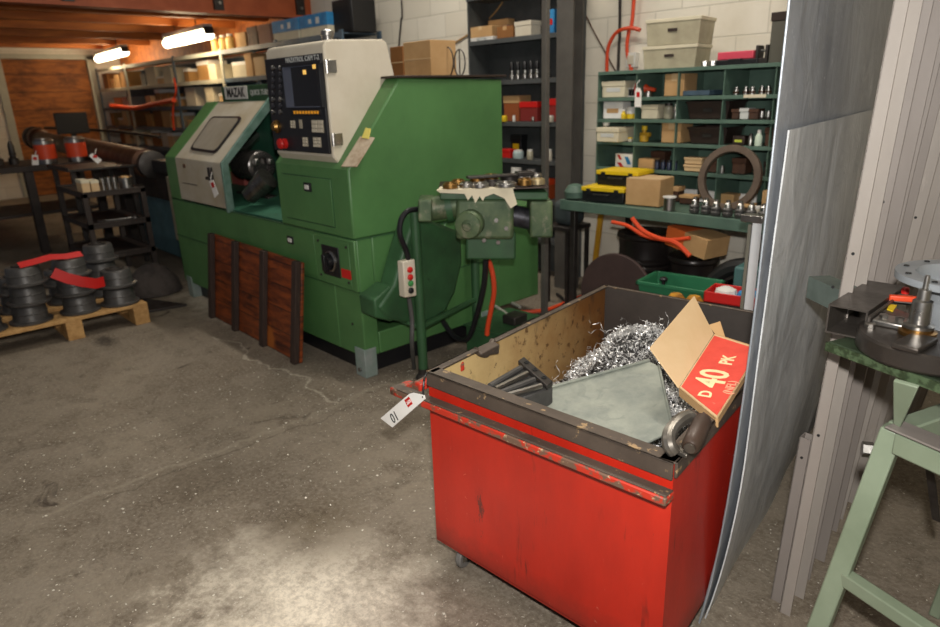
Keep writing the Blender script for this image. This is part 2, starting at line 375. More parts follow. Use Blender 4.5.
# pigeonhole unit
YF, YB = 3.95, 4.27
xs = [-2.905+.3*i for i in range(6)]
zs = [BZ+.005, .989, 1.16, 1.307, 1.445, 1.612]
o = thing('pigeonhole_shelf', (-2.15, 4.1, BZ), 'dark green steel pigeonhole shelf unit full of small parts, standing on the workbench', 'shelf')
MB().box(xs[0], xs[-1], YB-.003, YB, BZ, 1.61).build('back_panel', SHGREEN, o)
for z in zs[1:]: MB().box(xs[0], xs[-1], YF, YB-.003, z-.008, z-.004).box(xs[0], xs[-1], YF-.002, YF+.003, z-.022, z).build('shelf', SHGREEN, o, .0015)
for i, x in enumerate(xs):
    MB().box(x-.003, x+.003, YF+.004, YB-.003, BZ, 1.605).build('side_panel' if i in (0, 5) else 'divider', SHGREEN, o)
def shz(i): return zs[i]+.001
Yi = YF+.03
S1 = 'parts on the pigeonhole shelf'
carton(602, 624.5, 95, Yi, shz(4), shz(4)+.1, .15, CREAMBOX, 'cream carton with black print in the top left pigeonhole', 'box', pr=GREYINK, lid=CREAMBOX)
for i, (px, l) in enumerate(((628.5, 'small white and black reel left of its twin in the top row of pigeonholes'), (634.5, 'small white reel just right of its twin in the top row of pigeonholes'))):
    lathed('cable_reel', px, 95, Yi+.06, shz(4), None, [('spool', [(.022, 0), (.022, .006), (.014, .007), (.014, .05), (.022, .051), (.022, .058)], WHT), ('winding', [(.015, .008), (.019, .01), (.019, .046), (.015, .049)], BLK), ('cap', [(.01, .058), (.012, .075), (.004, .082)], CREAM)], l, 'reel')
o = thing('funnel', at(645, 95, 'y', Yi+.08)*1, 'orange plastic funnel lying in the top row of pigeonholes', 'funnel'); q = at(645, 95, 'y', Yi+.08); o.location = (q.x, Yi+.08, shz(4))
MB().lathe([(.055, 0), (.05, .012), (.016, .075), (.012, .12)], (-.05, 0, .055), (1, .1, -.12)).build('cone', ORG, o, world=False)
MB().lathe([(.057, -.004), (.057, .004)], (-.05, 0, .055), (1, .1, -.12)).build('rim', REDP, o, world=False)
carton(664, 683.5, 92, Yi, shz(4), shz(4)+.128, .16, KRAFT, 'kraft carton right of the orange funnel in the top row of pigeonholes', tape=KRAFT2)
lathed('steel_bush', 648, 97, Yi+.01, shz(4), None, [('body', [(.03, 0), (.03, .025), (.018, .028), (.018, .035)], STEEL)], 'shiny steel bush in front of the orange funnel', 'machine part')
o = thing('parts_tray', (at(696, 94, 'y', Yi).x, Yi+.1, shz(4)), 'pale grey flat tray in the top row of pigeonholes', 'tray')
MB().box(-.09, .09, -.1, .1, 0, .004).box(-.09, .09, -.1, -.096, 0, .03).box(-.09, .09, .096, .1, 0, .03).box(-.09, -.086, -.1, .1, 0, .03).box(.086, .09, -.1, .1, 0, .03).build('tray', BLUEST, o, .001, world=False)
protoN = thing('cutter_insert_pot', (0, 0, 0), 'tmp', 'machine part')
MB().lathe([(.017, 0), (.017, .03), (.012, .034), (.012, .044), (.006, .046)]).build('body', STEEL, protoN, world=False)
MB().lathe([(.018, .008), (.018, .018)]).build('band', BROWN, protoN, world=False)
G = 'small turned steel pots in the top right pigeonholes'
for i, px in enumerate((736, 744, 752, 760, 768, 776)):
    o = protoN if i == 0 else copy_tree(protoN); o.location = (at(px, 94, 'y', Yi+.05).x, Yi+.05+.02*(i % 2), shz(4)); o['group'] = G
    o['label'] = 'small turned steel pot, %s of six in the top right pigeonholes' % ('leftmost', 'second from left', 'third from left', 'fourth from left', 'fifth from left', 'rightmost')[i]
o = MB().box(-.065, .065, 0, .003, -.008, .01).build('label_strip', CREAMBOX); o.location = (at(755, 97, 'y', YF).x, YF-.006, zs[4]-.008); tag(o, 'cream paper strip on the shelf edge below the row of small steel pots', 'paper label')
# second row
carton(603, 622, 117, Yi, shz(3), shz(3)+.107, .1, PAPER, 'white carton with a brown torn patch in the second row of pigeonholes', pr=KRAFT)
lathed('bottle', 623.5, 118, Yi-.005, shz(3), None, [('bottle_body', [(.016, 0), (.017, .03), (.01, .04), (.008, .05)], YEL), ('cap', [(.01, .05), (.01, .062)], WHT)], 'small yellow bottle in front of the white carton', 'bottle')
lathed('tape_roll', 631, 118, Yi+.04, shz(3), None, [('lower_roll', [(.035, 0), (.035, .03)], YEL), ('upper_roll', [(.034, .031), (.034, .075), (.02, .076)], WHT)], 'white and yellow roll on end in the second row of pigeonholes', 'roll')
carton(641, 657, 118, Yi, shz(3), shz(3)+.085, .14, CREAMBOX, 'cream carton in the second row of pigeonholes beside the glass jar', lid=CREAMBOX)
GLS = pm('cloudy_glass', '#a7a18c', None, rough=.15)
lathed('jar', 668, 118, Yi+.05, shz(3), None, [('jar_body', [(.028, 0), (.03, .01), (.03, .07), (.022, .08)], GLS), ('lid', [(.026, .08), (.026, .096)], DSTEEL)], 'cloudy glass jar with dark lid in the second row of pigeonholes', 'jar')
lathed('spray_can', 675.5, 119, Yi+.01, shz(3), None, [('can_body', [(.02, 0), (.021, .004), (.021, .065), (.014, .075)], STEEL), ('nozzle', [(.008, .075), (.008, .09)], WHT)], 'small silver can right of the cloudy jar', 'can')
def partsbin(a, b, py, z, h, label, m=DARKBOX):
    x0, x1 = XR(a, b, py, Yi); w = (x1-x0)/2
    o = thing('parts_bin', ((x0+x1)/2, Yi+.12, z), label, 'bin')
    mb = MB(); t_ = .004
    def ring(s, zz): return [(-w*s, -.11*s, zz), (w*s, -.11*s, zz), (w*s, .11*s, zz), (-w*s, .11*s, zz)]
    mb.ringed([ring(.86, 0), ring(1, h), ring(.96, h), ring(.83, .006)], True, True).build('tub', m, o, .002, world=False)
    MB().box(-w-.004, w+.004, -.115, -.108, h-.012, h).box(-w-.004, -w+.003, -.115, .115, h-.012, h).box(w-.003, w+.004, -.115, .115, h-.012, h).build('rim', m, o, .001, world=False)
    MB().box(-.03, .03, -.108, -.1, h*.4, h*.6).build('label_holder', DSTEEL, o, .001, world=False)
    return o
partsbin(684.5, 727.5, 121, shz(3), .105, 'black plastic parts bin in the second row of pigeonholes')
partsbin(686, 725, 145, shz(2), .1, 'dark brown plastic parts bin in the third row, below the black one')
for a, b, h, m, l in ((731, 738, .055, BROWN, 'brown'), (739, 747.5, .06, GREYINK, 'pale grey'), (748, 757, .055, BROWN, 'reddish')):
    carton(a, b, 122, Yi, shz(3), shz(3)+h, .08, m, 'small %s carton in the second row of pigeonholes, right of the black bin' % (l if l != 'brown' else 'dark brown'), lid=m)
mp_ = thing('turned_sleeve', (0, 0, 0), 'tmp', 'machine part')
MB().pipe((0, 0, 0), (.0, .0, .045), .017, .009, 14).build('sleeve', STEEL, mp_, world=False); MB().lathe([(.019, 0), (.019, .012)]).build('collar', DSTEEL, mp_, world=False)
for i, px in enumerate((761, 767.5, 774)):
    o = mp_ if i == 0 else copy_tree(mp_); o.location = (at(px, 122, 'y', Yi+.04).x, Yi+.04, shz(3)); o['group'] = 'turned sleeves in the second row'
    o['label'] = '%s of three bright turned sleeves in the second row of pigeonholes' % ('leftmost', 'middle', 'rightmost')[i]
# third row
carton(596.5, 618, 141, YF-.06, shz(2), shz(2)+.09, .2, CREAMBOX, 'cream carton with black lettering jutting out of the third row of pigeonholes', pr=GREYINK, lid=CREAMBOX)
lathed('foam_ball', 606, 130, YF+.03, shz(2)+.095, None, [('ball', [(.004, 0), (.02, .006), (.026, .025), (.02, .044), (.004, .05)], WHT)], 'white ball on top of the jutting cream carton', 'ball')
lathed('small_pot', 630, 142, Yi, shz(2), None, [('pot', [(.014, 0), (.016, .02)], CREAM), ('lid', [(.017, .02), (.017, .027)], YEL)], 'tiny cream pot on the third row, left of the yellow fitting', 'pot')
o = thing('pipe_fitting', (at(644, 141, 'y', Yi+.05).x, Yi+.05, shz(2)), 'yellow plastic cross fitting in the third row of pigeonholes', 'fitting')
YO = pm('dull_yellow_plastic', '#c79a2a', None, rough=.5)
MB().lathe([(.03, 0), (.032, .04), (.02, .05), (.014, .06), (.016, .095)]).build('body', YO, o, world=False)
MB().cyl((-.045, 0, .045), (.045, 0, .045), .014).build('cross_arm', YO, o, world=False)
MB().lathe([(.019, .075), (.019, .1)]).build('collar', YEL, o, world=False)
carton(661, 680, 142, Yi, shz(2), shz(2)+.118, .15, KRAFT, 'kraft carton standing in the third row, below the cloudy jar', tape=KRAFT2)
carton(732, 744, 144, Yi, shz(2), shz(2)+.05, .06, DARKBOX, 'small dark carton with a yellow green label in the third row', pr=pm('lime_card', '#c9d34a', None, rough=.7))
lathed('bottle', 750, 145, Yi, shz(2), None, [('bottle_body', [(.013, 0), (.014, .04), (.008, .055)], STEEL), ('cap', [(.009, .055), (.009, .068)], DSTEEL)], 'thin silver bottle in the third row right of the lime label', 'bottle')
lathed('bottle', 758, 146, Yi, shz(2), None, [('bottle_body', [(.02, 0), (.021, .05), (.011, .07)], pm('pale_mint_plastic', '#c8d8c4', None, rough=.5)), ('cap', [(.011, .07), (.011, .09)], WHT)], 'pale mint bottle in the third row of pigeonholes', 'bottle')
carton(764, 778, 147, Yi, shz(2), shz(2)+.1, .12, BROWN, 'dark red brown carton at the right of the third row', lid=BROWN)
# fourth row
o = carton(615, 634, 165, Yi, shz(1), shz(1)+.085, .1, PAPER, 'white carton striped red and blue, open flaps, fourth row of pigeonholes', lid=None)
w = .06
MB().slab([(-w, -.052, .03), (-w+.03, -.052, .03), (-w+.06, -.052, .0), (-w+.03, -.052, 0)], .001, (0, -1, 0)).slab([(-w, -.052, .08), (-w+.02, -.052, .08), (-w+.04, -.052, .05), (-w+.02, -.052, .05)], .001, (0, -1, 0)).build('red_stripe', REDP, o, world=False)
MB().slab([(0, -.052, .07), (.03, -.052, .07), (.055, -.052, .02), (.025, -.052, .02)], .001, (0, -1, 0)).build('blue_stripe', BLUEP, o, world=False)
carton(638, 653, 165, Yi, shz(1), shz(1)+.06, .08, KRAFT, 'squat kraft packet in the fourth row of pigeonholes', tape=None)
carton(651, 664, 163, Yi+.12, shz(1), shz(1)+.1, .08, BROWN, 'brown carton behind the dark blue tubes in the fourth row', lid=BROWN)
bp = thing('plastic_tube', (0, 0, 0), 'tmp', 'tube')
NAVY = pm('navy_plastic', '#232c44', None, rough=.35)
MB().lathe([(.014, 0), (.015, .045), (.013, .05)]).build('tube_body', NAVY, bp, world=False); MB().lathe([(.016, .048), (.016, .06)]).build('cap', BLK, bp, world=False)
for i, px in enumerate((657, 663, 669, 675)):
    o = bp if i == 0 else copy_tree(bp); o.location = (at(px, 167, 'y', Yi+.01).x, Yi+.01, shz(1)); o['group'] = 'navy tubes in the fourth row'
    o['label'] = 'navy capped tube, %s of four in the fourth row of pigeonholes' % ('leftmost', 'second from left', 'third from left', 'rightmost')[i]
for z, l in ((0, 'lower'), (.045, 'upper')):
    carton(684, 701, 168, Yi, shz(1)+z, shz(1)+z+.038, .08, KRAFT2, '%s of two pale kraft packets stacked behind the left of the big ring' % l, lid=KRAFT2)
for i, (a, b, h, m, l) in enumerate(((704, 716, .07, BROWN, 'rusty brown carton seen through the left of the big steel ring'), (732, 745, .09, BROWN, 'tall rusty brown carton seen through the right of the big steel ring'), (764, 776, .08, DARKBOX, 'dark carton in the fourth row right of the big ring'))):
    carton(a, b, 169, Yi+.02, shz(1), shz(1)+h, .1, m, l, lid=m)
lathed('steel_bush', 722, 170, Yi+.02, shz(1), None, [('body', [(.018, 0), (.018, .03), (.012, .03), (.012, .045)], STEEL)], 'steel bush seen through the middle of the big ring', 'machine part')
lathed('steel_bush', 757, 171, Yi, shz(1), None, [('body', [(.018, 0), (.018, .04), (.01, .04), (.01, .06)], STEEL)], 'steel bush just outside the right edge of the big ring', 'machine part')
# on top of the unit
zt = 1.613
for z0, z1, a, b, l in ((zt, zt+.135, 639, 688, 'lower'), (zt+.137, zt+.29, 641, 690, 'upper')):
    x0, x1 = XR(a, b, 60, 3.99); w = (x1-x0)/2
    o = thing('storage_box', ((x0+x1)/2+.02, 4.12, z0), '%s of two stacked weathered cream storage boxes on top of the pigeonhole shelf' % l, 'box', 'stacked cream storage boxes', rz=R(9))
    h = z1-z0; mb = MB()
    q = lambda s, zz: [(-w*s, -.13*s, zz), (w*s, -.13*s, zz), (w*s, .13*s, zz), (-w*s, .13*s, zz)]
    mb.ringed([q(.94, 0), q(1, h), q(.97, h), q(.92, .01)]).build('shell', pm('weathered_cream', '#b5ad92', '#9a917a', 6, .4, .7, .6, wear='#4d4636', wsc=18, wlo=.63, whi=.7), o, .004, world=False)
    MB().box(-w-.004, w+.004, -.134, -.128, h-.02, h).box(w-.002, w+.005, -.134, .134, h-.02, h).build('rim', CREAMBOX, o, .002, world=False)
    MB().box(-.03, .03, -.134, -.124, h*.5, h*.62).build('handle_slot', DARKBOX, o, .001, world=False)
o = thing('tool_case', (at(738, 62, 'y', 4.05).x, 4.08, zt), 'black tool case with a pinkish red lid on top of the pigeonhole shelf', 'case')
MB().box(-.13, .13, -.06, .06, 0, .03).build('base', BLK, o, .004, world=False); MB().box(-.12, .1, -.055, .055, .03, .075).build('lid', pm('pink_red_plastic', '#d3485c', None, rough=.45), o, .006, world=False)
MB().tube([(-.04, -.062, .03), (-.03, -.08, .03), (.03, -.08, .03), (.04, -.062, .03)], .004).build('handle', BLK, o, world=False)
o = thing('vise_block', (at(762, 62, 'y', 4.05).x, 4.07, zt), 'small black steel clamp beside the red lidded case', 'clamp')
MB().box(-.035, .035, -.04, .04, 0, .03).box(-.035, -.02, -.04, .04, .03, .1).box(.02, .035, -.04, .04, .03, .1).build('jaws', DSTEEL, o, .003, world=False)
MB().cyl((-.06, 0, .07), (.05, 0, .07), .007).build('screw', STEEL, o, world=False)
for i, (px, l) in enumerate(((703, 'grey steel nut on top of the pigeonhole shelf, nearest the cream boxes'), (711, 'grey steel nut on top of the pigeonhole shelf, near the red lidded case'))):
    o = MB().pipe((0, 0, 0), (0, 0, .03), .022, .012, 6).build('steel_nut', STEEL, None, .002); o.location = (at(px, 64, 'y', 4.0).x, 4.02, zt); tag(o, l, 'nut')
o = thing('filing_box', (at(786, 50, 'y', 4.1).x, 4.12, zt), 'dark grey upright box at the far right on top of the pigeonhole shelf', 'box')
MB().box(-.07, .09, -.08, .08, 0, .26).build('body', pm('olive_grey_box', '#57544a', None, rough=.6), o, .004, world=False); MB().box(-.075, .095, -.085, .085, .22, .265).build('lid', DARKBOX, o, .003, world=False)

# bench surface
BT = BZ+.007
def organiser(x, y, z, rz, label):
    z += 0
    o = thing('organiser_case', (x, y, z), label, 'case', 'black and yellow organiser cases', rz=rz)
    MB().box(-.15, .15, -.1, .1, 0, .07).build('base', BLK, o, .006, world=False)
    MB().box(-.155, .155, -.105, .105, .07, .095).box(-.13, .13, -.085, .085, .095, .1).build('lid', YEL, o, .005, world=False)
    MB().tube([(-.05, -.105, .05), (-.045, -.125, .05), (.045, -.125, .05), (.05, -.105, .05)], .006).build('handle', BLK, o, world=False)
    for sx in (-.1, .1): MB().box(sx-.015, sx+.015, -.11, -.104, .05, .085).build('latch', BLK, o, .001, world=False)
p = at(604, 200, 'z', BT)
organiser(-2.64, 3.75, BT, R(8), 'black case with yellow lid at the left front of the workbench')
organiser(-2.58, 3.83, BT+.102, R(4), 'black case with yellow lid on top of the other one on the workbench')
x0, x1 = XR(622, 655, 212, 3.66)
o = thing('cardboard_box', ((x0+x1)/2, 3.78, BT), 'plain kraft carton standing on the workbench between the yellow cases and silver can', 'box', rz=R(6))
MB().box(-.115, .115, -.1, .1, 0, .165).build('body', KRAFT, o, .004, world=False)
MB().box(-.112, -.001, -.1, .1, .165, .169).box(.001, .112, -.1, .1, .165, .168).build('flaps', KRAFT2, o, 0, world=False)
can = lathed('tin_can', 664, 217, 3.5, BT, None, [('can_body', [(.035, 0), (.035, .075)], STEEL)], 'silver tin can with a wide rim at the front of the workbench', 'can'); can.location.y = 3.64; can.location.x = -2.13
MB().lathe([(.04, .075), (.04, .083), (.03, .084)]).build('rim', WHT, can, world=False)
th = thing('tool_holder', (0, 0, 0), 'tmp', 'tool holder')
MB().lathe([(.026, 0), (.03, .012), (.03, .02), (.026, .024), (.026, .03), (.03, .034), (.03, .042), (.022, .05)]).build('flange', CAST, th, world=False)
MB().lathe([(.021, .05), (.019, .07), (.012, .078), (.012, .09)]).build('nose', STEEL, th, world=False)
xs_ = [-1.97+.068*i for i in range(7)]
for i, x in enumerate(xs_):
    o = th if i == 0 else copy_tree(th); o.location = (x, 3.65+.008*math.sin(i*2), BT); o['group'] = 'tool holders along the workbench front'
    o['label'] = 'dark steel tool holder, %s of seven standing along the workbench front' % ('leftmost', 'second from left', 'third from left', 'middle', 'fifth from left', 'sixth from left', 'rightmost')[i]
RING = pm('rusty_ring', '#6a5a4d', '#52443a', 8, .35, .7, .6, .3)
o = MB().pipe((0, 0, 0), Vector((0, 1, -.22)).normalized()*.035, .19, .15, 48).build('steel_ring', RING, None, .003); o.location = (-1.87, 3.83, BT+.19); 
tag(o, 'big rusty brown steel ring leaning against the pigeonhole shelf', 'ring')
for i, (px, z, l) in enumerate(((683, 0, 'white card tray in the bottom pigeonhole left of the big ring'), (705, 0, 'white card tray seen through the left of the big ring'), (742, 0, 'white card tray seen through the right of the big ring'))):
    o = MB().box(-.06, .06, -.05, .05, 0, .012).box(-.06, .06, .035, .05, 0, .06).build('card_tray', PAPER, None, .002); o.location = (at(px, 196, 'y', 4.05).x, 4.08, BT+.03*0); tag(o, l, 'tray')
for a, b, Y, h, l in ((668, 677, 3.95, .09, 'small brown carton behind the tool holders next to the big kraft carton'), (679, 693, 3.9, .05, 'flat brown carton behind the tool holders left of the ring'), (716, 733, 4.03, .06, 'flat orange brown carton seen through the foot of the big ring'), (738, 750, 3.79, .05, 'brown carton at the right foot of the big ring')):
    carton(a, b, 205, Y, BT, BT+h, .08, BROWN if 'brown carton' in l and 'orange' not in l else KRAFT, l, lid=KRAFT)
carton(760, 775, 215, 3.8, BT, BT+.13, .12, KRAFT, 'upright kraft carton at the right end of the workbench', tape=KRAFT2)
lathed('small_pot', 757, 212, 3.72, BT, None, [('pot', [(.022, 0), (.022, .05)], CREAM), ('lid', [(.024, .05), (.024, .06)], WHT)], 'cream pot at the right end of the tool holder row', 'pot')

# under the bench
def drum(x, y, z, r, h, label, m, g):
    o = thing('wheel_rim', (x, y, z), label, 'wheel rim', g)
    MB().lathe([(r*.96, 0), (r, .01), (r, .025), (r*.92, .04), (r*.9, h*.5), (r*.92, h-.04), (r, h-.025), (r, h-.01), (r*.96, h)], seg=40).build('barrel', m, o, world=False)
    MB().lathe([(r*.7, h), (r*.72, h+.004), (r*.3, h+.005), (r*.29, h)], seg=32).build('hub_face', m, o, world=False)
DRUMM = pm('black_drum', '#2e2826', '#241f1e', 6, .4, .7, .3, .3)
px = at(640, 300, 'y', 3.95)
for i in range(3): drum(-2.42, 3.87, .001+i*.2, .19, .195, '%s of three large black rims stacked under the left of the bench' % ('lowest', 'middle', 'topmost')[i], DRUMM, 'left stack of black rims')
for i in range(3): drum(-2.06, 3.85, .001+i*.165, .16, .16, '%s of three black rims stacked under the middle of the bench' % ('lowest', 'middle', 'topmost')[i], DRUMM, 'right stack of black rims')
o = thing('round_disc', (-2.33, 3.42, .27), 'dull brown round steel disc standing on edge in front of the bench', 'disc')
MB().cyl((0, -.012, 0), (0, .012, .0), .268, seg=44).build('plate', pm('dull_brown_disc', '#4b3a37', '#3d2f2d', 5, .4, .7, .6, .2), o, .003, world=False)
MB().lathe([(.06, 0), (.06, .02), (.02, .03)], (0, -.012, 0), (0, -1, 0)).build('hub', DSTEEL, o, world=False)
o = thing('parts_carton', (-1.98, 3.72, .56), 'kraft carton with a bright orange end resting on the black rims', 'box', rz=R(-12)); 
Mx = Matrix.Rotation(R(8), 4, 'Y')
MB().box(-.16, -.02, -.1, .1, 0, .12, Mx).build('orange_end', pm('orange_card', '#d9682a', None, rough=.75), o, .003, world=False)
MB().box(-.02, .15, -.1, .1, 0, .12, Mx).build('body', KRAFT, o, .003, world=False)
cable('air_hose', [at(x, y, 'y', 3.5) for x, y in ((612, 222), (628, 226), (645, 236), (668, 240), (690, 238))], .012, ORG, 'orange air hose looped under the bench edge, upper strand', 'hose')
cable('air_hose', [at(x, y, 'y', 3.45) for x, y in ((632, 218), (642, 230), (658, 238), (676, 243), (690, 256))], .014, ORG, 'orange air hose drooping over the black rims', 'hose')
o = thing('plastic_crate', (-1.9, 3.42, .3), 'low bright green plastic crate in front of the black rims', 'crate', rz=R(8))
CG = pm('bright_green_plastic', '#2f7550', None, rough=.4)
q = lambda s, zz: [(-.2*s, -.13*s, zz), (.2*s, -.13*s, zz), (.2*s, .13*s, zz), (-.2*s, .13*s, zz)]
MB().ringed([q(.9, 0), q(1, .14), q(.96, .14), q(.88, .01)]).build('tub', CG, o, .004, world=False); MB().box(-.21, .21, -.14, -.125, .125, .145).box(-.21, .21, .125, .14, .125, .145).box(-.21, -.195, -.14, .14, .125, .145).box(.195, .21, -.14, .14, .125, .145).build('rim', CG, o, .003, world=False)
lathed('knob', 669, 290, 3.2, .285, None, [('stem', [(.01, 0), (.01, .02)], BLK), ('grip', [(.02, .02), (.024, .03), (.016, .04)], BLK)], 'small black knob on the front rim of the green crate', 'knob').location = (-1.93, 3.288, .446)
o = thing('tyre', (-1.72, 3.75, .27), 'black tyre standing upright behind the yellow bag under the bench', 'tyre', rz=R(0)); o.location = (-1.6, 3.645, .29)
MB().torus((0, 0, 0), (0, 1, 0), .24, .05, 40, 10).build('tread', RUBBER, o, world=False); MB().pipe((0, -.04, 0), (0, .04, 0), .2, .185, 36).build('rim', DSTEEL, o, world=False)
o = thing('fuel_can', (-1.49, 3.42, .3), 'teal metal can behind the white aluminium post', 'can', rz=R(5))
MB().box(-.07, .1, -.08, .08, 0, .3).build('body', TEAL, o, .012, world=False); MB().lathe([(.025, .3), (.025, .33), (.02, .332)], (0, 0, 0)).build('cap', BLK, o, world=False)
o = thing('tool_tray', (-1.47, 3.2, .3), 'red open tool tray holding white and blue scraps, near the white post', 'tray', rz=R(10))
MB().box(-.1, .1, -.07, .07, 0, .16).build('stand', DSTEEL, o, .004, world=False)
MB().box(-.13, .13, -.09, .09, .16, .17).box(-.13, .13, -.09, -.082, .16, .215).box(-.13, .13, .082, .09, .16, .215).box(-.13, -.122, -.09, .09, .16, .215).box(.122, .13, -.09, .09, .16, .215).build('pan', REDP, o, .003, world=False)
for i, (x, y, m, l) in enumerate(((-.05, 0, WHT, 'white crumpled rag'), (.06, .02, BLUEP, 'blue folded rag'))):
    o = MB().lathe([(.01, 0), (.06, .008), (.05, .04), (.02, .055)], seg=9).build('rag', m); o.location = (-1.47+x, 3.2+y, .472); tag(o, l+' lying in the red tool tray', 'rag')
o = thing('work_gloves', (-1.7, 3.17, .3), 'yellow and brown leather work gloves heaped left of the red tray', 'gloves')
GLV = pm('yellow_leather', '#c58a1e', '#8a5a1c', 14, .4, .6, .8)
MB().box(-.08, .06, -.06, .06, 0, .06).build('support_block', DSTEEL, o, .004, world=False)
for k, (a, b) in enumerate(((-.1, 0), (.02, .02))):
    mb = MB().lathe([(.03, 0), (.055, .02), (.05, .06), (.03, .085)], (a*.8, b, .06), seg=12); mb.build('palm', GLV, o, world=False)
    for j in range(4): MB().tube([(a*.8-.03+j*.02, b-.03, .11), (a*.8-.035+j*.024, b-.06, .115), (a*.8-.04+j*.026, b-.08, .08)], .011, 8).build('finger', GLV, o, world=False)

o = thing('low_trolley', (-1.72, 3.36, 0), 'low dark steel trolley carrying the green crate and red tray in front of the bench', 'trolley')
MB().box(-2.16, -1.3, 3.06, 3.56, .28, .3).build('deck', DSTEEL, o, .003)
for x, y in ((-2.12, 3.1), (-1.34, 3.1), (-2.12, 3.52), (-1.34, 3.52)): MB().box(x-.02, x+.02, y-.02, y+.02, 0, .28).build('leg', DSTEEL, o, .003)
# ------------------------------------------------------------ tall cabinet beside the column
o = thing('steel_cabinet', (-3.9, 4.3, 0), 'tall dark open steel cabinet against the white wall left of the column', 'cabinet')
DK = pm('charcoal_cabinet', '#4a4c4c', '#3c3f3f', 5, .4, .7, .6)
MB().box(-4.43, -3.4, 4.435, 4.445, 0, 2.22).build('back_panel', DK, o); MB().box(-4.43, -4.415, 4.19, 4.435, 0, 2.22).build('side_panel', DK, o); MB().box(-3.4, -3.385, 4.19, 4.435, 0, 2.22).build('side_panel', DK, o)
MB().box(-4.43, -3.385, 4.18, 4.445, 2.22, 2.24).build('top_panel', DK, o)
CZ = [.66, .972, 1.269, 1.595, 1.913]
for z in CZ + [.33]: MB().box(-4.415, -3.4, 4.195, 4.435, z-.012, z).box(-4.415, -3.4, 4.19, 4.196, z-.035, z).build('shelf', DK, o, .0015)
Yc = 4.21
z = CZ[4]+.001
for i, (x0, m, l) in enumerate(((470, PAPER, 'white'), (478, GREYINK, 'grey'), (486, PAPER, 'pale'))): carton(x0, x0+7, 42, Yc, z, z+.022, .07, m, '%s small packet lying under the tan carton in the tall cabinet' % l, lid=m, name='small_packet')
carton(469, 492, 38, Yc, z+.026, z+.105, .13, KRAFT, 'tan carton at the left of the top cabinet shelf', tape=KRAFT2)
carton(489, 508, 30, Yc+.145, z, z+.16, .07, pm('pinkish_card', '#a8806c', None, rough=.8), 'pinkish brown carton behind the other boxes on the top cabinet shelf', lid=KRAFT)
carton(497, 513, 41, Yc, z, z+.085, .13, pm('brown_card', '#8a5a2c', None, rough=.8), 'brown carton in the middle of the top cabinet shelf', tape=KRAFT)
carton(515, 531, 40, Yc, z, z+.105, .12, CREAM, 'cream plastic basket on the top cabinet shelf', cat='basket', name='basket', lid=CREAM)
carton(546, 554, 38, Yc, z, z+.16, .08, BLUEP, 'blue tin with a red spot right of the post in the tall cabinet', cat='tin', name='tin', pr=REDP)
z = CZ[3]+.001
tb = thing('drill_chuck_tool', (0,0,0), 'tmp', 'tool holder')
MB().lathe([(.014, 0), (.022, .006), (.022, .03), (.012, .04), (.014, .07)]).build('shank', STEEL, tb, world=False); MB().lathe([(.015, .07), (.02, .08), (.018, .12), (.008, .135)]).build('head', BLK, tb, world=False)
for i, px in enumerate((512, 518, 525, 531, 537, 548)):
    o = tb if i == 0 else copy_tree(tb); o.location = (at(px, 80, 'y', Yc+.04).x, Yc+.04, z); o['group'] = 'tool holders on the second cabinet shelf'
    o['label'] = 'black and silver tool holder, %s of six on the second cabinet shelf' % ('leftmost', 'second from left', 'third from left', 'fourth from left', 'fifth from left', 'rightmost')[i]
z = CZ[2]+.001
carton(504, 519, 122, Yc+.06, z, z+.2, .14, pm('orange_brown_card', '#8e4a20', None, rough=.7), 'orange brown carton on the third cabinet shelf', lid=KRAFT)
carton(520, 537, 110, Yc+.05, z, z+.15, .12, pm('dull_red_card', '#7c2420', None, rough=.6), 'dull red carton on the third cabinet shelf left of the post', lid=REDP)
carton(547, 556, 108, Yc+.05, z+.0, z+.17, .1, pm('dull_red_card2', '#8f2a24', None, rough=.6), 'dull red carton on the third cabinet shelf right of the post', lid=REDP)
def jar(px, Y, z, r, h, m, label, cat='jar', nm='jar', lid=WHT):
    return lathed(nm, px, 120, Y, z, None, [('jar_body', [(r*.9, 0), (r, h*.1), (r, h*.75), (r*.8, h*.85)], m), ('lid', [(r*.82, h*.85), (r*.82, h)], lid)], label, cat)
jar(504.5, Yc-.01, z, .024, .05, YEL, 'yellow pot at the left of the third cabinet shelf', lid=YEL); jar(514, Yc-.01, z, .012, .05, WHT, 'slim white bottle on the third cabinet shelf', 'bottle', 'bottle')
jar(551, Yc-.01, z, .024, .05, CREAM, 'cream pot right of the post on the third cabinet shelf'); jar(533, Yc-.01, z, .012, .04, STEEL, 'small steel pot near the post on the third cabinet shelf', lid=STEEL)
z = CZ[1]+.001
carton(501, 510, 157, Yc, z, z+.07, .08, REDP, 'red box at the left of the fourth cabinet shelf', lid=REDP)
carton(511, 521, 155, Yc+.11, z, z+.18, .08, BLK, 'black box with a yellow label on the fourth cabinet shelf', pr=YEL, lid=BLK)
jar(518, Yc+.02, z, .045, .07, pm('pale_blue_plastic', '#b9cccc', None, rough=.4), 'pale blue tub on the fourth cabinet shelf', 'tub', 'tub'); jar(550, Yc, z, .02, .09, CREAM, 'cream bottle right of the post on the fourth cabinet shelf', 'bottle', 'bottle'); jar(530, Yc, z, .026, .08, GLS, 'cloudy jar left of the post on the fourth cabinet shelf')
z = CZ[0]+.001
jar(516, Yc, z, .055, .24, WHT, 'large white plastic jug on the fifth cabinet shelf', 'jug', 'jug'); jar(531, Yc+.12, z, .045, .22, WHT, 'smaller white plastic jug behind the orange tub in the cabinet', 'jug', 'jug')
carton(528, 546, 190, Yc-.02, z, z+.16, .12, pm('rust_orange_card', '#a94a20', None, rough=.6), 'rusty orange tub at the right of the fifth cabinet shelf', lid=ORG, name='parts_tub', cat='tub')
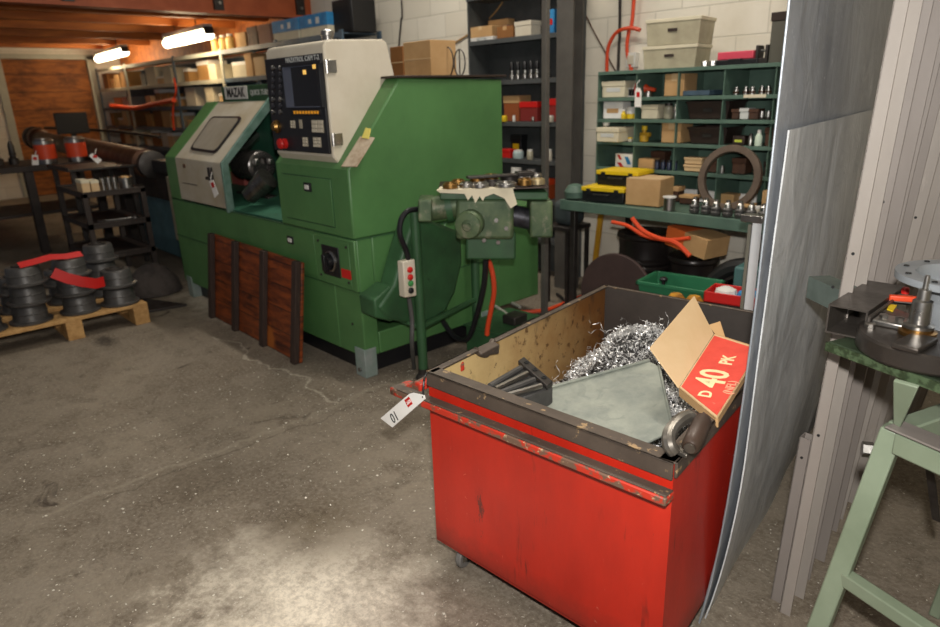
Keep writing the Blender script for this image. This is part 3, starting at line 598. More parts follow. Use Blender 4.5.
# yellow frame leaning on the wall behind bench
YFR = pm('yellow_frame_paint', '#c9951f', '#b5841c', 5, .4, .7, .5, wear='#5b4a22', wsc=15, wlo=.66, whi=.75)
o = thing('yellow_frame', (-3.02, 4.36, 0), 'mustard yellow steel frame leaning on the wall behind the left end of the bench', 'barrier')
xl, xr = -3.16, -2.9
MB().hexa([(xl-.02,4.28,.0),(xl+.02,4.28,.0),(xl+.02,4.31,.0),(xl-.02,4.31,.0),(xl+.05,4.40,1.4),(xl+.09,4.40,1.4),(xl+.09,4.43,1.4),(xl+.05,4.43,1.4)]).build('upright', YFR, o, .004)
MB().hexa([(xr-.02,4.28,.0),(xr+.02,4.28,.0),(xr+.02,4.31,.0),(xr-.02,4.31,.0),(xr+.05,4.40,1.4),(xr+.09,4.40,1.4),(xr+.09,4.43,1.4),(xr+.05,4.43,1.4)]).build('upright', YFR, o, .004)
MB().box(xl+.02, xr+.1, 4.40, 4.43, 1.36, 1.41).build('top_rail', YFR, o, .004); MB().box(xl, xr, 4.282, 4.308, .0, .05).build('bottom_rail', YFR, o, .004)
# bench vise and stool left of the bench
o = thing('bench_vise', (-2.95, 3.72, BZ), 'dull green vise jaw at the left end of the workbench', 'vise')
MB().lathe([(.02, 0), (.07, .01), (.075, .05), (.05, .09), (.02, .1)], (-2.87, 3.68, BT), seg=14).build('jaw', SHGREEN, o)
o = thing('machine_stand', (-2.98, 3.88, 0), 'dark grey covered grinder on a thin stand left of the bench', 'grinder')
MB().box(-3.13, -2.95, 3.74, 3.92, .58, .76).build('cover', pm('slate_cover', '#3a4344', None, rough=.6), o, .05, seg=4)
MB().box(-3.16, -2.94, 3.7, 3.96, .55, .58).build('platform', DSTEEL, o, .004)
for x, y in ((-3.14, 3.72), (-2.96, 3.72), (-3.14, 3.94), (-2.96, 3.94)): MB().box(x-.012, x+.012, y-.012, y+.012, 0, .55).build('leg', DSTEEL, o)

# ------------------------------------------------------------ long blue rack on the back wall
RX = [-13.7, -12.2, -10.15, -8.6, -7.2, -5.9]
RZ = [.12, .5, .85, 1.15, 1.45, 1.77, 2.1]
Yr = 3.9
o = thing('long_shelving_rack', (-9.8, 4.15, 0), 'long blue grey steel shelving rack along the back wall under the timber ceiling', 'rack')
for x in RX:
    for y in (3.91, 4.36): MB().box(x-.03, x+.03, y-.01, y+.01, 0, 2.12).build('upright', LGTST if (x in (-12.2, -8.6) and y < 4) else BLUEST, o, .002)
for a, b in zip(RX, RX[1:]):
    for z in RZ: MB().box(a+.03, b-.03, 3.905, 4.365, z-.012, z).box(a+.03, b-.03, 3.9, 3.906, z-.05, z).build('shelf', LGTST if (b < -8 and z > 1.7) else BLUEST, o, .0015)
    MB().box(a+.03, b-.03, 4.366, 4.37, .3, 2.05).build('back_panel', BLUEST, o)
bays = ['far left', 'second', 'third', 'fourth', 'right end']
CRT = [KRAFT, KRAFT2, CREAMBOX, pm('brown_card', '#8a5a2c'), pm('grey_card', '#8f8c84', None, rough=.8), KRAFT, KRAFT2, pm('tan_card', '#a87c46', None, rough=.8), CREAM]
CN = ['kraft', 'pale kraft', 'cream', 'brown', 'grey', 'kraft', 'pale kraft', 'tan', 'off white']
ordn = ['first', 'second', 'third', 'fourth', 'fifth', 'sixth', 'seventh']
rnd = random.Random(11)
for bi, (a, b) in enumerate(zip(RX, RX[1:])):
    for zi, z in ((5, 'uppermost'), (4, 'second'), (3, 'third'), (2, 'fourth')):
        x = a+.08+rnd.random()*.1; k = 0
        while x < b-.3 and k < 6:
            w = .16+rnd.random()*.2; h = .1+rnd.random()*.16; d = .2+rnd.random()*.12
            if rnd.random() < .86:
                j = rnd.randrange(len(CRT)); y = 3.94+rnd.random()*.05
                q = thing('cardboard_box', (x+w/2, y+d/2, RZ[zi]+.001), '%s carton, %s from left, %s shelf, %s bay of blue rack' % (CN[j], ordn[k], z, bays[bi]), 'box', 'cartons on the blue rack', rz=(rnd.random()-.5)*.15)
                MB().box(-w/2, w/2, -d/2, d/2, 0, h).build('body', CRT[j], q, .003, world=False)
                MB().box(-w/2-.003, w/2+.003, -d/2-.003, d/2+.003, h*.8, h+.004).build('lid', CRT[j] if rnd.random() < .7 else PAPER, q, .002, world=False)
                k += 1
            x += w+.04+rnd.random()*.06
# on the top of the rack
for i, px in enumerate((216, 224, 231)):
    q = at(px, 46, 'y', 4.0); o = thing('plastic_jar', (q.x, 4.0, 2.101), '%s of three pale yellow jars on top of the blue rack beside the lamp' % ('leftmost', 'middle', 'rightmost')[i], 'jar', 'jars on the rack top')
    MB().lathe([(.05, 0), (.055, .02), (.055, .13), (.035, .155)]).build('jar_body', pm('amber_cream_plastic', '#e2b868', None, rough=.4), o, world=False); MB().lathe([(.038, .155), (.038, .18)]).build('lid', WHT, o, world=False)
for a, b, h, m, l in ((236, 246, .16, KRAFT, 'kraft carton on top of the blue rack right of the jars'), (248, 258, .2, BROWN, 'dark brown carton on top of the blue rack'), (259, 271, .2, pm('pinkish_card', '#a8806c'), 'pinkish carton on top of the blue rack left of the blue boxes')):
    carton(a, b, 42, 3.95, 2.101, 2.101+h, .2, m, l, lid=m)
for a, b, l in ((273, 299, 'left of two blue and white cartons on top of the blue rack'), (300.5, 328, 'right of two blue and white cartons on top of the blue rack')):
    o = carton(a, b, 33, 3.93, 2.101, 2.3, .26, CREAMBOX, l); x0, x1 = XR(a, b, 33, 3.93); w = (x1-x0)/2
    MB().box(-w-.003, w+.003, -.133, .133, .085, .204).build('blue_band', BLUEP, o, .001, world=False)
    MB().box(-.08, -.03, -.135, -.131, .12, .16).build('pale_print', GREYINK, o, 0, world=False); MB().box(.06, .12, -.135, -.131, .11, .17).build('pale_print', GREYINK, o, 0, world=False)
o = thing('black_speaker', (at(343, 38, 'y', 4.0).x, 4.15, 2.101), 'black box shaped loudspeaker on top of the blue rack behind the cream control box', 'speaker')
MB().box(-.17, .17, -.14, .14, 0, .3).build('cabinet', BLK, o, .008, world=False); MB().box(-.15, .15, -.146, -.14, .02, .28).build('grille', RUBBER, o, .004, world=False)
o = MB().tube([at(x, y, 'y', 3.87) for x, y in ((111, 106), (122, 107), (135, 108), (150, 105), (163, 102), (174, 100))], .035, 8).build('ratchet_strap', ORG); tag(o, 'bright orange red strap hung along the front edge of the blue rack', 'strap')
o = MB().tube([at(x, y, 'y', 3.885) for x, y in ((174, 78), (176, 90), (174, 100), (173, 115), (174, 130))], .014, 6).build('ratchet_strap', ORG); tag(o, 'orange red strap tail hanging down an upright of the blue rack', 'strap')

# ------------------------------------------------------------ strip lamps under the mezzanine
TUBE = emit('lamp_tube', '#fff1cf', 9)
def lamp(p0, p1, label):
    o = thing('strip_lamp', (p0+p1)/2, label, 'lamp', 'strip lamps under the mezzanine')
    d = (p1-p0).normalized(); n = Vector((-d.y, d.x, 0)).normalized()*.05
    MB().slab([p0-n+Vector((0,0,.06)), p1-n+Vector((0,0,.06)), p1+n+Vector((0,0,.06)), p0+n+Vector((0,0,.06))], .05, (0,0,1)).build('batten', WHT, o, .004)
    MB().tube([p0, (p0+p1)/2, p1], .06, 12, False).build('tube', TUBE, o)
    for p in (p0, p1): MB().slab([p-n*1.05-d*.02, p+n*1.05-d*.02, p+n*1.05+d*.02, p-n*1.05+d*.02], .08, (0,0,1)).build('end_cap', DSTEEL, o, .004)
    for p in (p0*.75+p1*.25, p0*.25+p1*.75): MB().tube([p+Vector((0,0,.1)), Vector((p.x, p.y, 2.56))], .008, 6, False).build('hanger', DSTEEL, o)
    ld = bpy.data.lights.new('lamp_light', 'POINT'); ld.energy = 24; ld.color = (1, .72, .42); ld.shadow_soft_size = .15
    L = bpy.data.objects.new('lamp_light', ld); C.objects.link(L); L.location = WM(o).inverted() @ ((p0+p1)/2-Vector((0,0,.1))); L.parent = o
lamp(at(98, 59, 'z', 2.27), at(125, 52, 'z', 2.27)*1, 'smaller lit strip lamp under the timber ceiling, farther from the camera')
lamp(at(167, 43.5, 'z', 2.24), at(209, 34, 'z', 2.24), 'larger lit strip lamp under the timber ceiling, nearer the green machine')
# ------------------------------------------------------------ CNC lathe
m = thing('lathe_machine', (-4.2, 2.4, 0), 'large green metal lathe with cream sliding door and black control panel', 'machine')
L0, L1, FY = -5.5, -2.95, 1.94
MB().box(L0+.06, L1-.06, FY+.06, 2.95, .0, .12).build('plinth', BLK, m)
base = MB().box(L0, -3.2, FY, 3.0, .12, .79).box(-3.2, L1, FY, FY+.1, .12, .79).box(-3.2, L1, FY+.1, 2.56, .12, .25).box(-3.2, L1, 2.56, 3.0, .12, .79).box(-3.2, L1, FY+.1, 2.56, .52, .79)
base.build('base', GREEN, m, .008)
MB().box(L0-.002, L1+.003, FY-.004, 3.0, .496, .502).box(L0-.002, L1+.003, FY-.004, 3.0, .784, .79).build('panel_seam', GREEN2, m)
for x, y in ((-3.0, 1.975), (-5.4, 1.975), (-3.0, 2.88)): MB().box(x-.045, x+.052, y-.042, y+.04, 0, .17).build('levelling_foot', pm('scuffed_grey_paint', '#8d9490', '#6d8478', 9, .35, .7, .5), m, .004)
MB().cyl((-2.998, 1.932, .045), (-2.998, 1.92, .045), .012, seg=8).build('bolt', STEEL, m)
# left shell
prof = [(FY, .79), (FY, 1.11), (2.33, 1.5), (2.9, 1.5), (2.9, .79)]
MB().prism(prof, 'x', L0, -5.28).build('end_housing', GREEN, m, .008)
MB().box(-5.28, -3.71, 2.5, 2.6, .79, 1.5).box(-5.28, -3.71, 2.33, 2.9, 1.47, 1.5).build('rear_wall', GRN_IN, m)
MB().slab([(-5.28, FY+.02, .80), (-3.71, FY+.02, .80), (-3.71, 2.5, .9), (-5.28, 2.5, .9)], .1, (0, 0, -1)).build('chip_tray', GRN_IN, m)
# door
DX0, DX1 = -5.28, -4.45
th_ = .035; s2 = .7071
dp = [(FY-.006, .80), (FY-.006, 1.108), (2.335, 1.5), (2.335+.02, 1.5-.03), (FY+th_, 1.095), (FY+th_, .80)]
MB().prism(dp, 'x', DX0, DX1).build('sliding_door', DOORC, m, .006)
door = [o for o in bpy.data.objects if o.name == 'sliding_door'][0]
n_ = Vector((0, -1, 1)).normalized(); p0_ = Vector((0, FY-.006, 1.108))
win = [atp(x, y, p0_+n_*.002, n_) for x, y in ((212.5, 118), (241.5, 118), (215.8, 152.6), (191.3, 149))]
def rquad(ps, r, k=5):
    out = []
    for i, p in enumerate(ps):
        a = (ps[i-1]-p).normalized()*r; b = (ps[(i+1) % len(ps)]-p).normalized()*r
        for j in range(k+1):
            t = j/k; out.append(p + a*(1-t)**2 + b*t**2)
    return out
cen = sum(win, Vector())/4
MB().slab(rquad([cen+(p-cen)*1.06 for p in win], .05), .008, n_).build('window_gasket', BLK, door)
MB().slab(rquad([cen+(p-cen)*.95 for p in win], .045), .004, n_).build('backing', BLK, door)
MB().slab(rquad([cen+(p-cen)*.95+n_*.005 for p in win], .045), .005, n_).build('window_pane', pm('dusty_pane', '#9a9487', '#87806f', 3, .35, .7, .35, bump=0), door)
EDG = pm('worn_edge_steel', '#7e9a90', '#5f8073', 10, .4, .6, .4, .5)
MB().hexa([(DX1-.012,FY-.02,.78),(DX1+.012,FY-.02,.78),(DX1+.012,FY+.03,.78),(DX1-.012,FY+.03,.78),(DX1-.012,FY-.02,1.11),(DX1+.012,FY-.02,1.11),(DX1+.012,FY+.03,1.11),(DX1-.012,FY+.03,1.11)]).hexa([(DX1-.012,FY-.02,1.11),(DX1+.012,FY-.02,1.11),(DX1+.012,FY+.03,1.1),(DX1-.012,FY+.03,1.1),(DX1-.012,2.325,1.52),(DX1+.012,2.325,1.52),(DX1+.012,2.36,1.47),(DX1-.012,2.36,1.47)]).build('edge_trim', EDG, door, .003)
p = at(213, 172, 'y', FY-.01)
MB().box(p.x-.05, p.x-.01, FY-.03, FY-.006, p.z-.06, p.z+.03).box(p.x-.05, p.x+.02, FY-.05, FY-.03, p.z-.05, p.z-.03).build('door_handle', DSTEEL, door, .004)
p = at(184, 166, 'y', FY-.01); MB().cyl((p.x, FY-.006, p.z), (p.x, FY-.014, p.z), .016).build('lock', BROWN, door)
p = at(186, 183, 'y', FY); MB().box(p.x-.05, p.x+.22, FY-.009, FY-.005, p.z-.003, p.z+.002).build('scratch_line', DSTEEL, door)
# chuck, turret and bar inside the opening
c0 = at(262, 166, 'x', -4.42)
MB().lathe([(.06, -.3), (.1, -.28), (.105, -.04), (.1, 0), (.09, .006), (.06, .008), (.055, -.02), (.02, -.02)], c0, (1, 0, 0), 28).build('chuck', pm('dark_chrome', '#6b6765', None, rough=.25, metal=.8), m)
for k in range(3):
    a = k*2.094+.5; q = c0+Vector((.006, math.cos(a)*.06, math.sin(a)*.06)); MB().box(q.x-.005, q.x+.035, q.y-.015, q.y+.015, q.z-.02, q.z+.02).build('chuck_jaw', STEEL, m, .004)
a_ = at(268, 178, 'x', -4.2); b_ = at(240, 205, 'x', -4.4)
MB().lathe([(.075, 0), (.075, .06), (.068, .065), (.068, .12), (.06, .125), (.055, .2), (.03, .22)], a_, b_-a_, 20).build('turret_tool', pm('oily_steel', '#77746f', '#57534e', 14, .4, .6, .3, .9), m)
a_ = at(257, 135, 'y', 2.5); b_ = at(237, 155, 'y', 2.3)
MB().tube([a_, b_], .04, 8, False).build('tool_bar', STEEL, m)
a_ = at(243, 158, 'y', 2.3); b_ = at(252, 168, 'y', 2.3); MB().tube([a_, b_], .035, 8, False).build('tool_clamp', DSTEEL, m)
q = at(244, 178, 'y', 2.4); MB().box(q.x-.16, q.x+.1, 2.35, 2.5, q.z-.05, q.z+.05).build('way_cover', pm('dull_pink_red', '#a0524a', None, rough=.5), m, .004)
q = at(262, 200, 'y', 2.3); MB().box(q.x-.2, q.x+.3, 2.2, 2.6, .86, q.z+.03).build('saddle', DSTEEL, m, .006)
# header strip with name plate
HY = 2.36
z0 = at(250, 103, 'y', HY).z; z1 = at(250, 85, 'y', HY).z
hx0 = at(222, 95, 'y', HY).x
MB().box(hx0, -3.7, HY, HY+.15, 1.49, z1).build('header', GREEN2, m, .004)
hd = [o for o in bpy.data.objects if o.name == 'header'][0]
xa, xb = at(225.5, 95, 'y', HY).x, at(248, 95, 'y', HY).x; zc = (1.5+z1)/2+.004
MB().box(xa, xb, HY-.006, HY, zc-.045, zc+.045).build('name_plate', WHT, hd, .002)
text('lettering', 'MAZAK', .09, ((xa+xb)/2, HY-.0065, zc), (1,0,0), (0,0,1), INK, hd, align='CENTER', bold=.003, sx=.95)
text('lettering', 'QUICK TURN 10', .05, (xb+.04, HY-.001, zc-.005), (1,0,0), (0,0,1), GREYINK, hd, bold=.001, sx=.95)
# right cabinet
cabp = [(FY-.012, .79), (FY-.012, 1.15), (2.29, 1.588), (3.06, 1.575), (3.06, .79)]
MB().prism(cabp, 'x', -3.71, L1).build('tailstock_cabinet', GREEN, m, .01)
MB().box(-3.6, L1-.005, 3.0, 3.4, .16, .8).build('coolant_housing', GREEN, m, .01)
MB().box(-3.71, L1+.02, 2.26, 3.08, 1.588, 1.6).build('top_board', DARKBOX, m, .002)
def panel(name, x0, y0, x1, y1, Y, t_, mat, par=m, bev=.003, py=None):
    a, b = at(x0, y1, 'y', Y), at(x1, y1, 'y', Y); c, d = at(x0, y0, 'y', Y), at(x1, y0, 'y', Y)
    xa, xb = (a.x+c.x)/2, (b.x+d.x)/2; za, zb = (a.z+b.z)/2, (c.z+d.z)/2
    return MB().box(xa, xb, Y-t_, Y, za, zb).build(name, mat, par, bev)
FC = FY-.012
MB().box(-3.63, -3.12, FC-.006, FC, .84, 1.09).build('drawer_panel', GREEN, m, .002)
MB().box(-3.635, -3.115, FC-.002, FC+.001, .834, 1.096).build('panel_gap', GREEN2, m)
def latch(px, py, Y):
    q = at(px, py, 'y', Y); o = MB().box(q.x-.038, q.x+.038, Y-.006, Y, q.z-.024, q.z+.024).build('latch', BLK, m, .002)
    MB().box(q.x-.02, q.x+.02, Y-.012, Y-.006, q.z-.012, q.z+.012).build('latch_lever', WHT, o, .002)
latch(308, 187, FC-.006); latch(291, 240, FY-.002)
MB().box(-3.68, -3.37, FY-.006, FY, .52, .765).build('lower_panel', GREEN, m, .002)
MB().box(-3.345, L1+.008, FY-.02, FY, .505, .785).build('switch_panel', GREEN, m, .006)
MB().box(-3.31, -2.99, FY-.024, FY-.02, .53, .765).build('switch_plate', GREEN, m, .002)
q = at(331.5, 261, 'y', FY-.024); sw = MB().box(q.x-.085, q.x+.085, FY-.03, FY-.024, q.z-.085, q.z+.085).build('main_switch', BLK, m, .003)
MB().lathe([(.058, 0), (.058, .006), (.05, .01), (.05, 0)], (q.x, FY-.03, q.z), (0, -1, 0), 28).build('dial_ring', STEEL, sw)
MB().lathe([(.035, 0), (.03, .03), (.01, .032)], (q.x, FY-.03, q.z), (0, -1, 0), 20).build('knob', BLK, sw); MB().box(q.x-.014, q.x+.014, FY-.08, FY-.03, q.z-.045, q.z+.045).build('handle', BLK, sw, .004)
q = at(346.5, 274, 'y', FY-.024); MB().box(q.x-.045, q.x+.045, FY-.027, FY-.024, q.z-.025, q.z+.025).build('warning_label', REDP, m)
for x, z in ((-3.29, .55), (-3.29, .745), (-3.01, .55), (-3.01, .745), (-3.05, .3), (-4.6, .35), (-3.6, .3)):
    Yb = FY-.024 if z > .5 else FY; MB().cyl((x, Yb, z), (x, Yb-.006, z), .007, seg=8).build('screw', DSTEEL, m)
# control box
bx0, bx1 = -3.665, -3.07
cp = [(1.925, 1.21), (1.925, 1.745), (1.94, 1.768), (1.97, 1.775), (2.29, 1.785), (2.315, 1.77), (2.355, 1.6), (2.3, 1.592), (1.955, 1.172)]
cb = MB().prism(cp, 'x', bx0, bx1).build('control_box', CREAM, m, .008)
PY = 1.922
MB().box(bx0+.003, bx1-.012, PY-.012, PY+.004, 1.225, 1.712).build('front_panel', BLACK, cb, .004)
pan = [o for o in bpy.data.objects if o.name == 'front_panel'][0]
PP = PY-.012
def cp2(cx, cy): return 240+cx*.1914, 40+cy*.1914
def pbox(name, cx0, cy0, cx1, cy1, t_, mat, par=pan, bev=.001, Y=PP):
    a = cp2(cx0, cy0); b = cp2(cx1, cy1); return panel(name, a[0], a[1], b[0], b[1], Y, t_, mat, par, bev)
BZL = pm('blue_grey_bezel', '#5a6070', None, rough=.4)
pbox('screen_bezel', 236, 118, 438, 352, .008, BZL); pbox('screen', 282, 136, 424, 346, .010, SCREEN); pbox('screen_hood', 236, 118, 438, 134, .022, BLACK); pbox('screen_hood', 428, 120, 440, 352, .022, BLACK)
pbox('readout', 265, 362, 425, 394, .004, BLK)
AMB = emit('amber_led', '#d08a1c', .35)
for k in range(9): pbox('led_digit', 284+k*15, 370, 294+k*15, 386, .006, AMB)
for cx, cy in ((347, 168), (397, 138)): pbox('indicator_lamp', cx-7, cy-12, cx+7, cy+12, .014, emit('amber_lamp', '#e6b45a', .8))
for cx in (175, 213):
    for r_ in range(8):
        cy = 145+r_*33; q = at(*cp2(cx, cy), 'y', PP)
        MB().lathe([(.013, 0), (.013, .008), (.009, .011)], (q.x, PP, q.z), (0,-1,0), 12).build('push_button', (STEEL if r_ in (0, 5, 7) else pm('dark_button', '#34343a', None, rough=.3)), pan)
for a in ((266, 420, 290, 460), (312, 416, 326, 462), (378, 418, 438, 484), (330, 508, 356, 556), (385, 508, 425, 560)):
    kp = pbox('keypad', *a, .004, pm('beige_keys', '#a9a08c', None, rough=.5))
    w_ = a[2]-a[0]
    if w_ > 20:
        for i in range(3):
            for j in range(2): pbox('key', a[0]+3+j*w_/2, a[1]+3+i*(a[3]-a[1])/3, a[0]+w_/2*(j+1)-3, a[1]+(a[3]-a[1])/3*(i+1)-3, .007, CREAM, kp, .001)
q = at(*cp2(238, 540), 'y', PP); MB().lathe([(.028, 0), (.028, .012), (.02, .016), (.03, .03), (.026, .04), (.01, .044)], (q.x, PP, q.z), (0,-1,0), 20).build('emergency_stop', REDP, pan)
q = at(*cp2(196, 452), 'y', PP); MB().lathe([(.036, 0), (.036, .01), (.028, .014), (.02, .03), (.008, .032)], (q.x, PP, q.z), (0,-1,0), 20).build('rotary_dial', BRASS, pan)
q = at(*cp2(322, 100), 'y', PP); text('lettering', 'MAZATROL CAM T-2', .034, (q.x, PP-.0005, q.z), (1,0,0), (0,0,1), GREYINK, pan, align='CENTER', bold=.0006, sx=1.05)
for py in (138/5.225+40, 522/5.225+40):
    q = at(329.5, py, 'x', bx1); MB().box(bx1, bx1+.012, 1.935, 1.985, q.z-.03, q.z+.03).build('hinge', STEEL, cb, .002); MB().cyl((bx1+.008, 1.93, q.z-.032), (bx1+.008, 1.93, q.z+.032), .01, seg=10).build('hinge_pin', STEEL, cb)
q = at(345, 41, 'x', -3.3); MB().lathe([(.03, 0), (.03, .03), (.036, .032), (.036, .055), (.02, .065)], (-3.3, 2.1, 1.78)).build('beacon', STEEL, cb)
# instruction plate lying on the sloping top right of the control box
sl = Vector((0, 2.29-FC, 1.588-1.15)); sn = Vector((0, -sl.z, sl.y)).normalized(); sp0 = Vector((-3, FC, 1.15))
pl = MB().slab([atp(x, y, sp0+sn*.001, sn) for x, y in ((342, 167), (357, 167), (375, 138), (361, 137))], .006, sn).build('instruction_plate', pm('stained_card', '#c9b9a2', '#a9937a', 20, .4, .65, .7), m)
MB().slab([atp(x, y, sp0+sn*.008, sn) for x, y in ((362, 138), (369, 139), (371, 129), (366, 128))], .003, sn).build('yellow_tab', pm('pale_yellow_card', '#e2d36a', None, rough=.7), pl)
# tag hanging from the door handle
p = at(212, 183, 'y', FY-.06)
o = thing('price_tag', p, 'small white tag with a red mark hanging on the cream lathe door', 'tag')
MB().slab([at(x, y, 'y', FY-.055) for x, y in ((209, 181), (213, 180), (218.5, 194), (214.5, 198))], .002).build('card', PAPER, o)
MB().slab([at(x, y, 'y', FY-.058) for x, y in ((210.5, 183), (213, 182), (214.5, 187), (212, 188))], .001).build('red_mark', REDP, o)
MB().tube([at(211, 182, 'y', FY-.056), at(211, 177, 'y', FY-.056), at(212, 172, 'y', FY-.05)], .003).build('string', WHT, o)
# cartons and hoops on the machine top, behind the board
for a, b, y0, l, mm in ((391, 405, 44, 'brown carton left of the tan one on top of the green lathe', pm('brown_card', '#8a5a2c')), (404, 433, 41, 'tan carton standing on top of the green lathe behind the control box', KRAFT)):
    x0, x1 = XR(a, b, 76, 2.82); zt_ = at(420, y0, 'y', 2.82).z
    q = thing('cardboard_box', ((x0+x1)/2, 2.92, 1.601), l, 'box', rz=R(-2))
    w = (x1-x0)/2-.004; MB().box(-w, w, -.1, .1, 0, zt_-1.6).build('body', mm, q, .003, world=False); MB().box(-w, w, -.103, -.1, (zt_-1.6)*.5, (zt_-1.6)*.53).build('tape', KRAFT2, q, 0, world=False)
for px, r, l in ((448, .085, 'larger thin wire hoop standing on top of the green lathe'), (460, .075, 'thin wire hoop at the right end of the green lathe top')):
    q = at(px, 76, 'y', 2.95); o = MB().torus((0,0,0), (.3, 1, 0), r, .004, 32, 6).tube([(0, 0, -r), (0, 0, r)], .004, 6, False).build('wire_hoop', DSTEEL); o.location = (q.x, 2.95, 1.604+r); tag(o, l, 'hoop')
# wooden gridded panel leaning on the lathe
o = thing('wood_panel', (-4.3, 1.86, 0), 'dark stained wooden panel with three bays leaning on the front of the green lathe', 'panel')
t = NT('dark_stained_boards'); sp = t.new('ShaderNodeSeparateXYZ'); t.l.new(t.tc.outputs['Object'], sp.inputs[0])
g = t.noise(4, 8, .65, .8, None, (1, 1, 6)); c = t.mix(t.ramp(g, .35, .62), lin('#3a160a'), lin('#8c431a'))
c = t.mix(t.ramp(t.noise(3.3, 4), .58, .68), c, lin('#a35a20'))
w = t.math('FRACT', t.math('DIVIDE', sp.outputs[2], .14)); c = t.mix(t.math('MULTIPLY', t.math('LESS_THAN', w, .05), .8), c, lin('#160a06'))
t.l.new(c, t.b.inputs['Base Color']); t.b.inputs['Roughness'].default_value = .5
pA, pB = Vector((-4.75, 1.83, 0)), Vector((-3.43, 1.79, 0))
top = lambda q, z: Vector((q.x, q.y+.085*z/.6, z))
ux = (pB-pA)
def pp(u, z, d=0): q = pA+ux*u; q = top(q, z); return Vector((q.x, q.y+d, q.z))
MB().hexa([pp(0,.0), pp(1,.0), pp(1,0,.02), pp(0,0,.02), pp(0,.6), pp(1,.6), pp(1,.6,.02), pp(0,.6,.02)]).build('boards', t.m, o, .003)
for u in (0.0, .31, .635, .955):
    MB().hexa([pp(u,.0,-.035), pp(u+.042,.0,-.035), pp(u+.042,0,-.001), pp(u,0,-.001), pp(u,.61,-.035), pp(u+.042,.61,-.035), pp(u+.042,.61,-.001), pp(u,.61,-.001)]).build('batten', pm('dark_batten', '#3a2a22', '#2a1d17', 6, .4, .7, .7, stretch=(8, 8, 1)), o, .003)

# ------------------------------------------------------------ chip conveyor stand
cv = thing('conveyor_stand', (-2.7, 2.3, 0), 'dark green chip conveyor stand with motor gearbox beside the lathe', 'conveyor')
A = Vector((-2.72, 2.14, 0)); 
for x, y, zt_ in ((-2.72, 2.16, .93), (-2.87, 2.72, .8)):
    MB().cyl((x, y, .03), (x, y, zt_), .026, seg=16).build('leg', GREEN2, cv); MB().lathe([(.045, 0), (.045, .012), (.03, .03), (.03, .06)], (x, y, 0), seg=14).build('foot', DSTEEL, cv)
MB().tube([(-2.72, 2.16, .3), (-2.87, 2.72, .3)], .018, 8, False).build('rail', GREEN2, cv); MB().tube([(-2.9, 2.1, .34), (-2.72, 2.16, .3)], .018, 8, False).build('rail', GREEN2, cv)
ch = [at(x, y, 'x', -2.78) for x, y in ((416, 215), (462, 232), (463, 262), (456, 292), (446, 312), (430, 322), (410, 324), (390, 320), (378, 308), (385, 298), (394, 285), (400, 262), (408, 235))]
MB().slab(ch, .13, (-1, 0, 0)).build('discharge_chute', GREEN2, cv, .02, seg=3)
MB().slab([at(x, y, 'x', -2.79) for x, y in ((374, 300), (392, 285), (400, 312), (392, 322), (376, 318))], .14, (-1, 0, 0)).build('chute_mouth', GREEN2, cv, .01)
# head: frontal plane through A
E1 = Vector((math.cos(yaw), math.sin(yaw), 0))
def hp(px, py, back=0.0): return atp(px, py, A+VF*back, VF)
def hbox(name, x0, y0, x1, y1, front, back, mat, bev=.01, par=cv):
    return MB().slab([hp(x, y, front) for x, y in ((x0, y0), (x1, y0), (x1, y1), (x0, y1))], back-front, VF).build(name, mat, par, bev, seg=3)
hbox('end_bracket', 418, 200, 432, 222, -.1, .08, pm('worn_green_casting', '#5b6b4a', '#3e5238', 10, .35, .65, .5, .2, wear='#8a8470', wsc=12, wlo=.55, whi=.7), .008)
WG = MC['worn_green_casting']
MB().cyl(hp(430, 209, 0), hp(470, 203, 0), .062, seg=24).build('bearing_housing', WG, cv); MB().cyl(hp(446, 207, 0), hp(452, 206, 0), .078, seg=24).build('flange', GREEN2, cv)
hbox('gearbox', 456, 199, 514, 240, -.1, .12, WG, .02)
hbox('gearbox_lower', 466, 232, 516, 260, -.05, .12, GREEN2, .012)
gc = hp(471, 223, -.1); MB().lathe([(.07, 0), (.07, .05), (.062, .06), (.062, .075), (.03, .078), (.03, .06), (.012, .062), (.012, .075)], gc, -VF+E1*-.25, 28).build('motor_cap', WG, cv)
gc = hp(492, 222, -.1)
for dx, dy in ((-8, 14), (6, 16), (14, 2), (4, -6)): q = hp(492+dx, 226+dy, -.1); MB().cyl(q, q-VF*.015, .011, seg=6).build('bolt', STEEL, cv)
sh = MB().cyl(hp(512, 215, 0), hp(534, 220, 0), .055, seg=20).build('motor_shaft', pm('grimy_black', '#4c4c52', '#2f2f33', 22, .4, .6, .4, .5), cv)
hbox('end_box', 530, 201, 553, 238, -.09, .1, WG, .012)
hbox('bed', 440, 192, 548, 200, -.1, .2, GREEN2, .006)
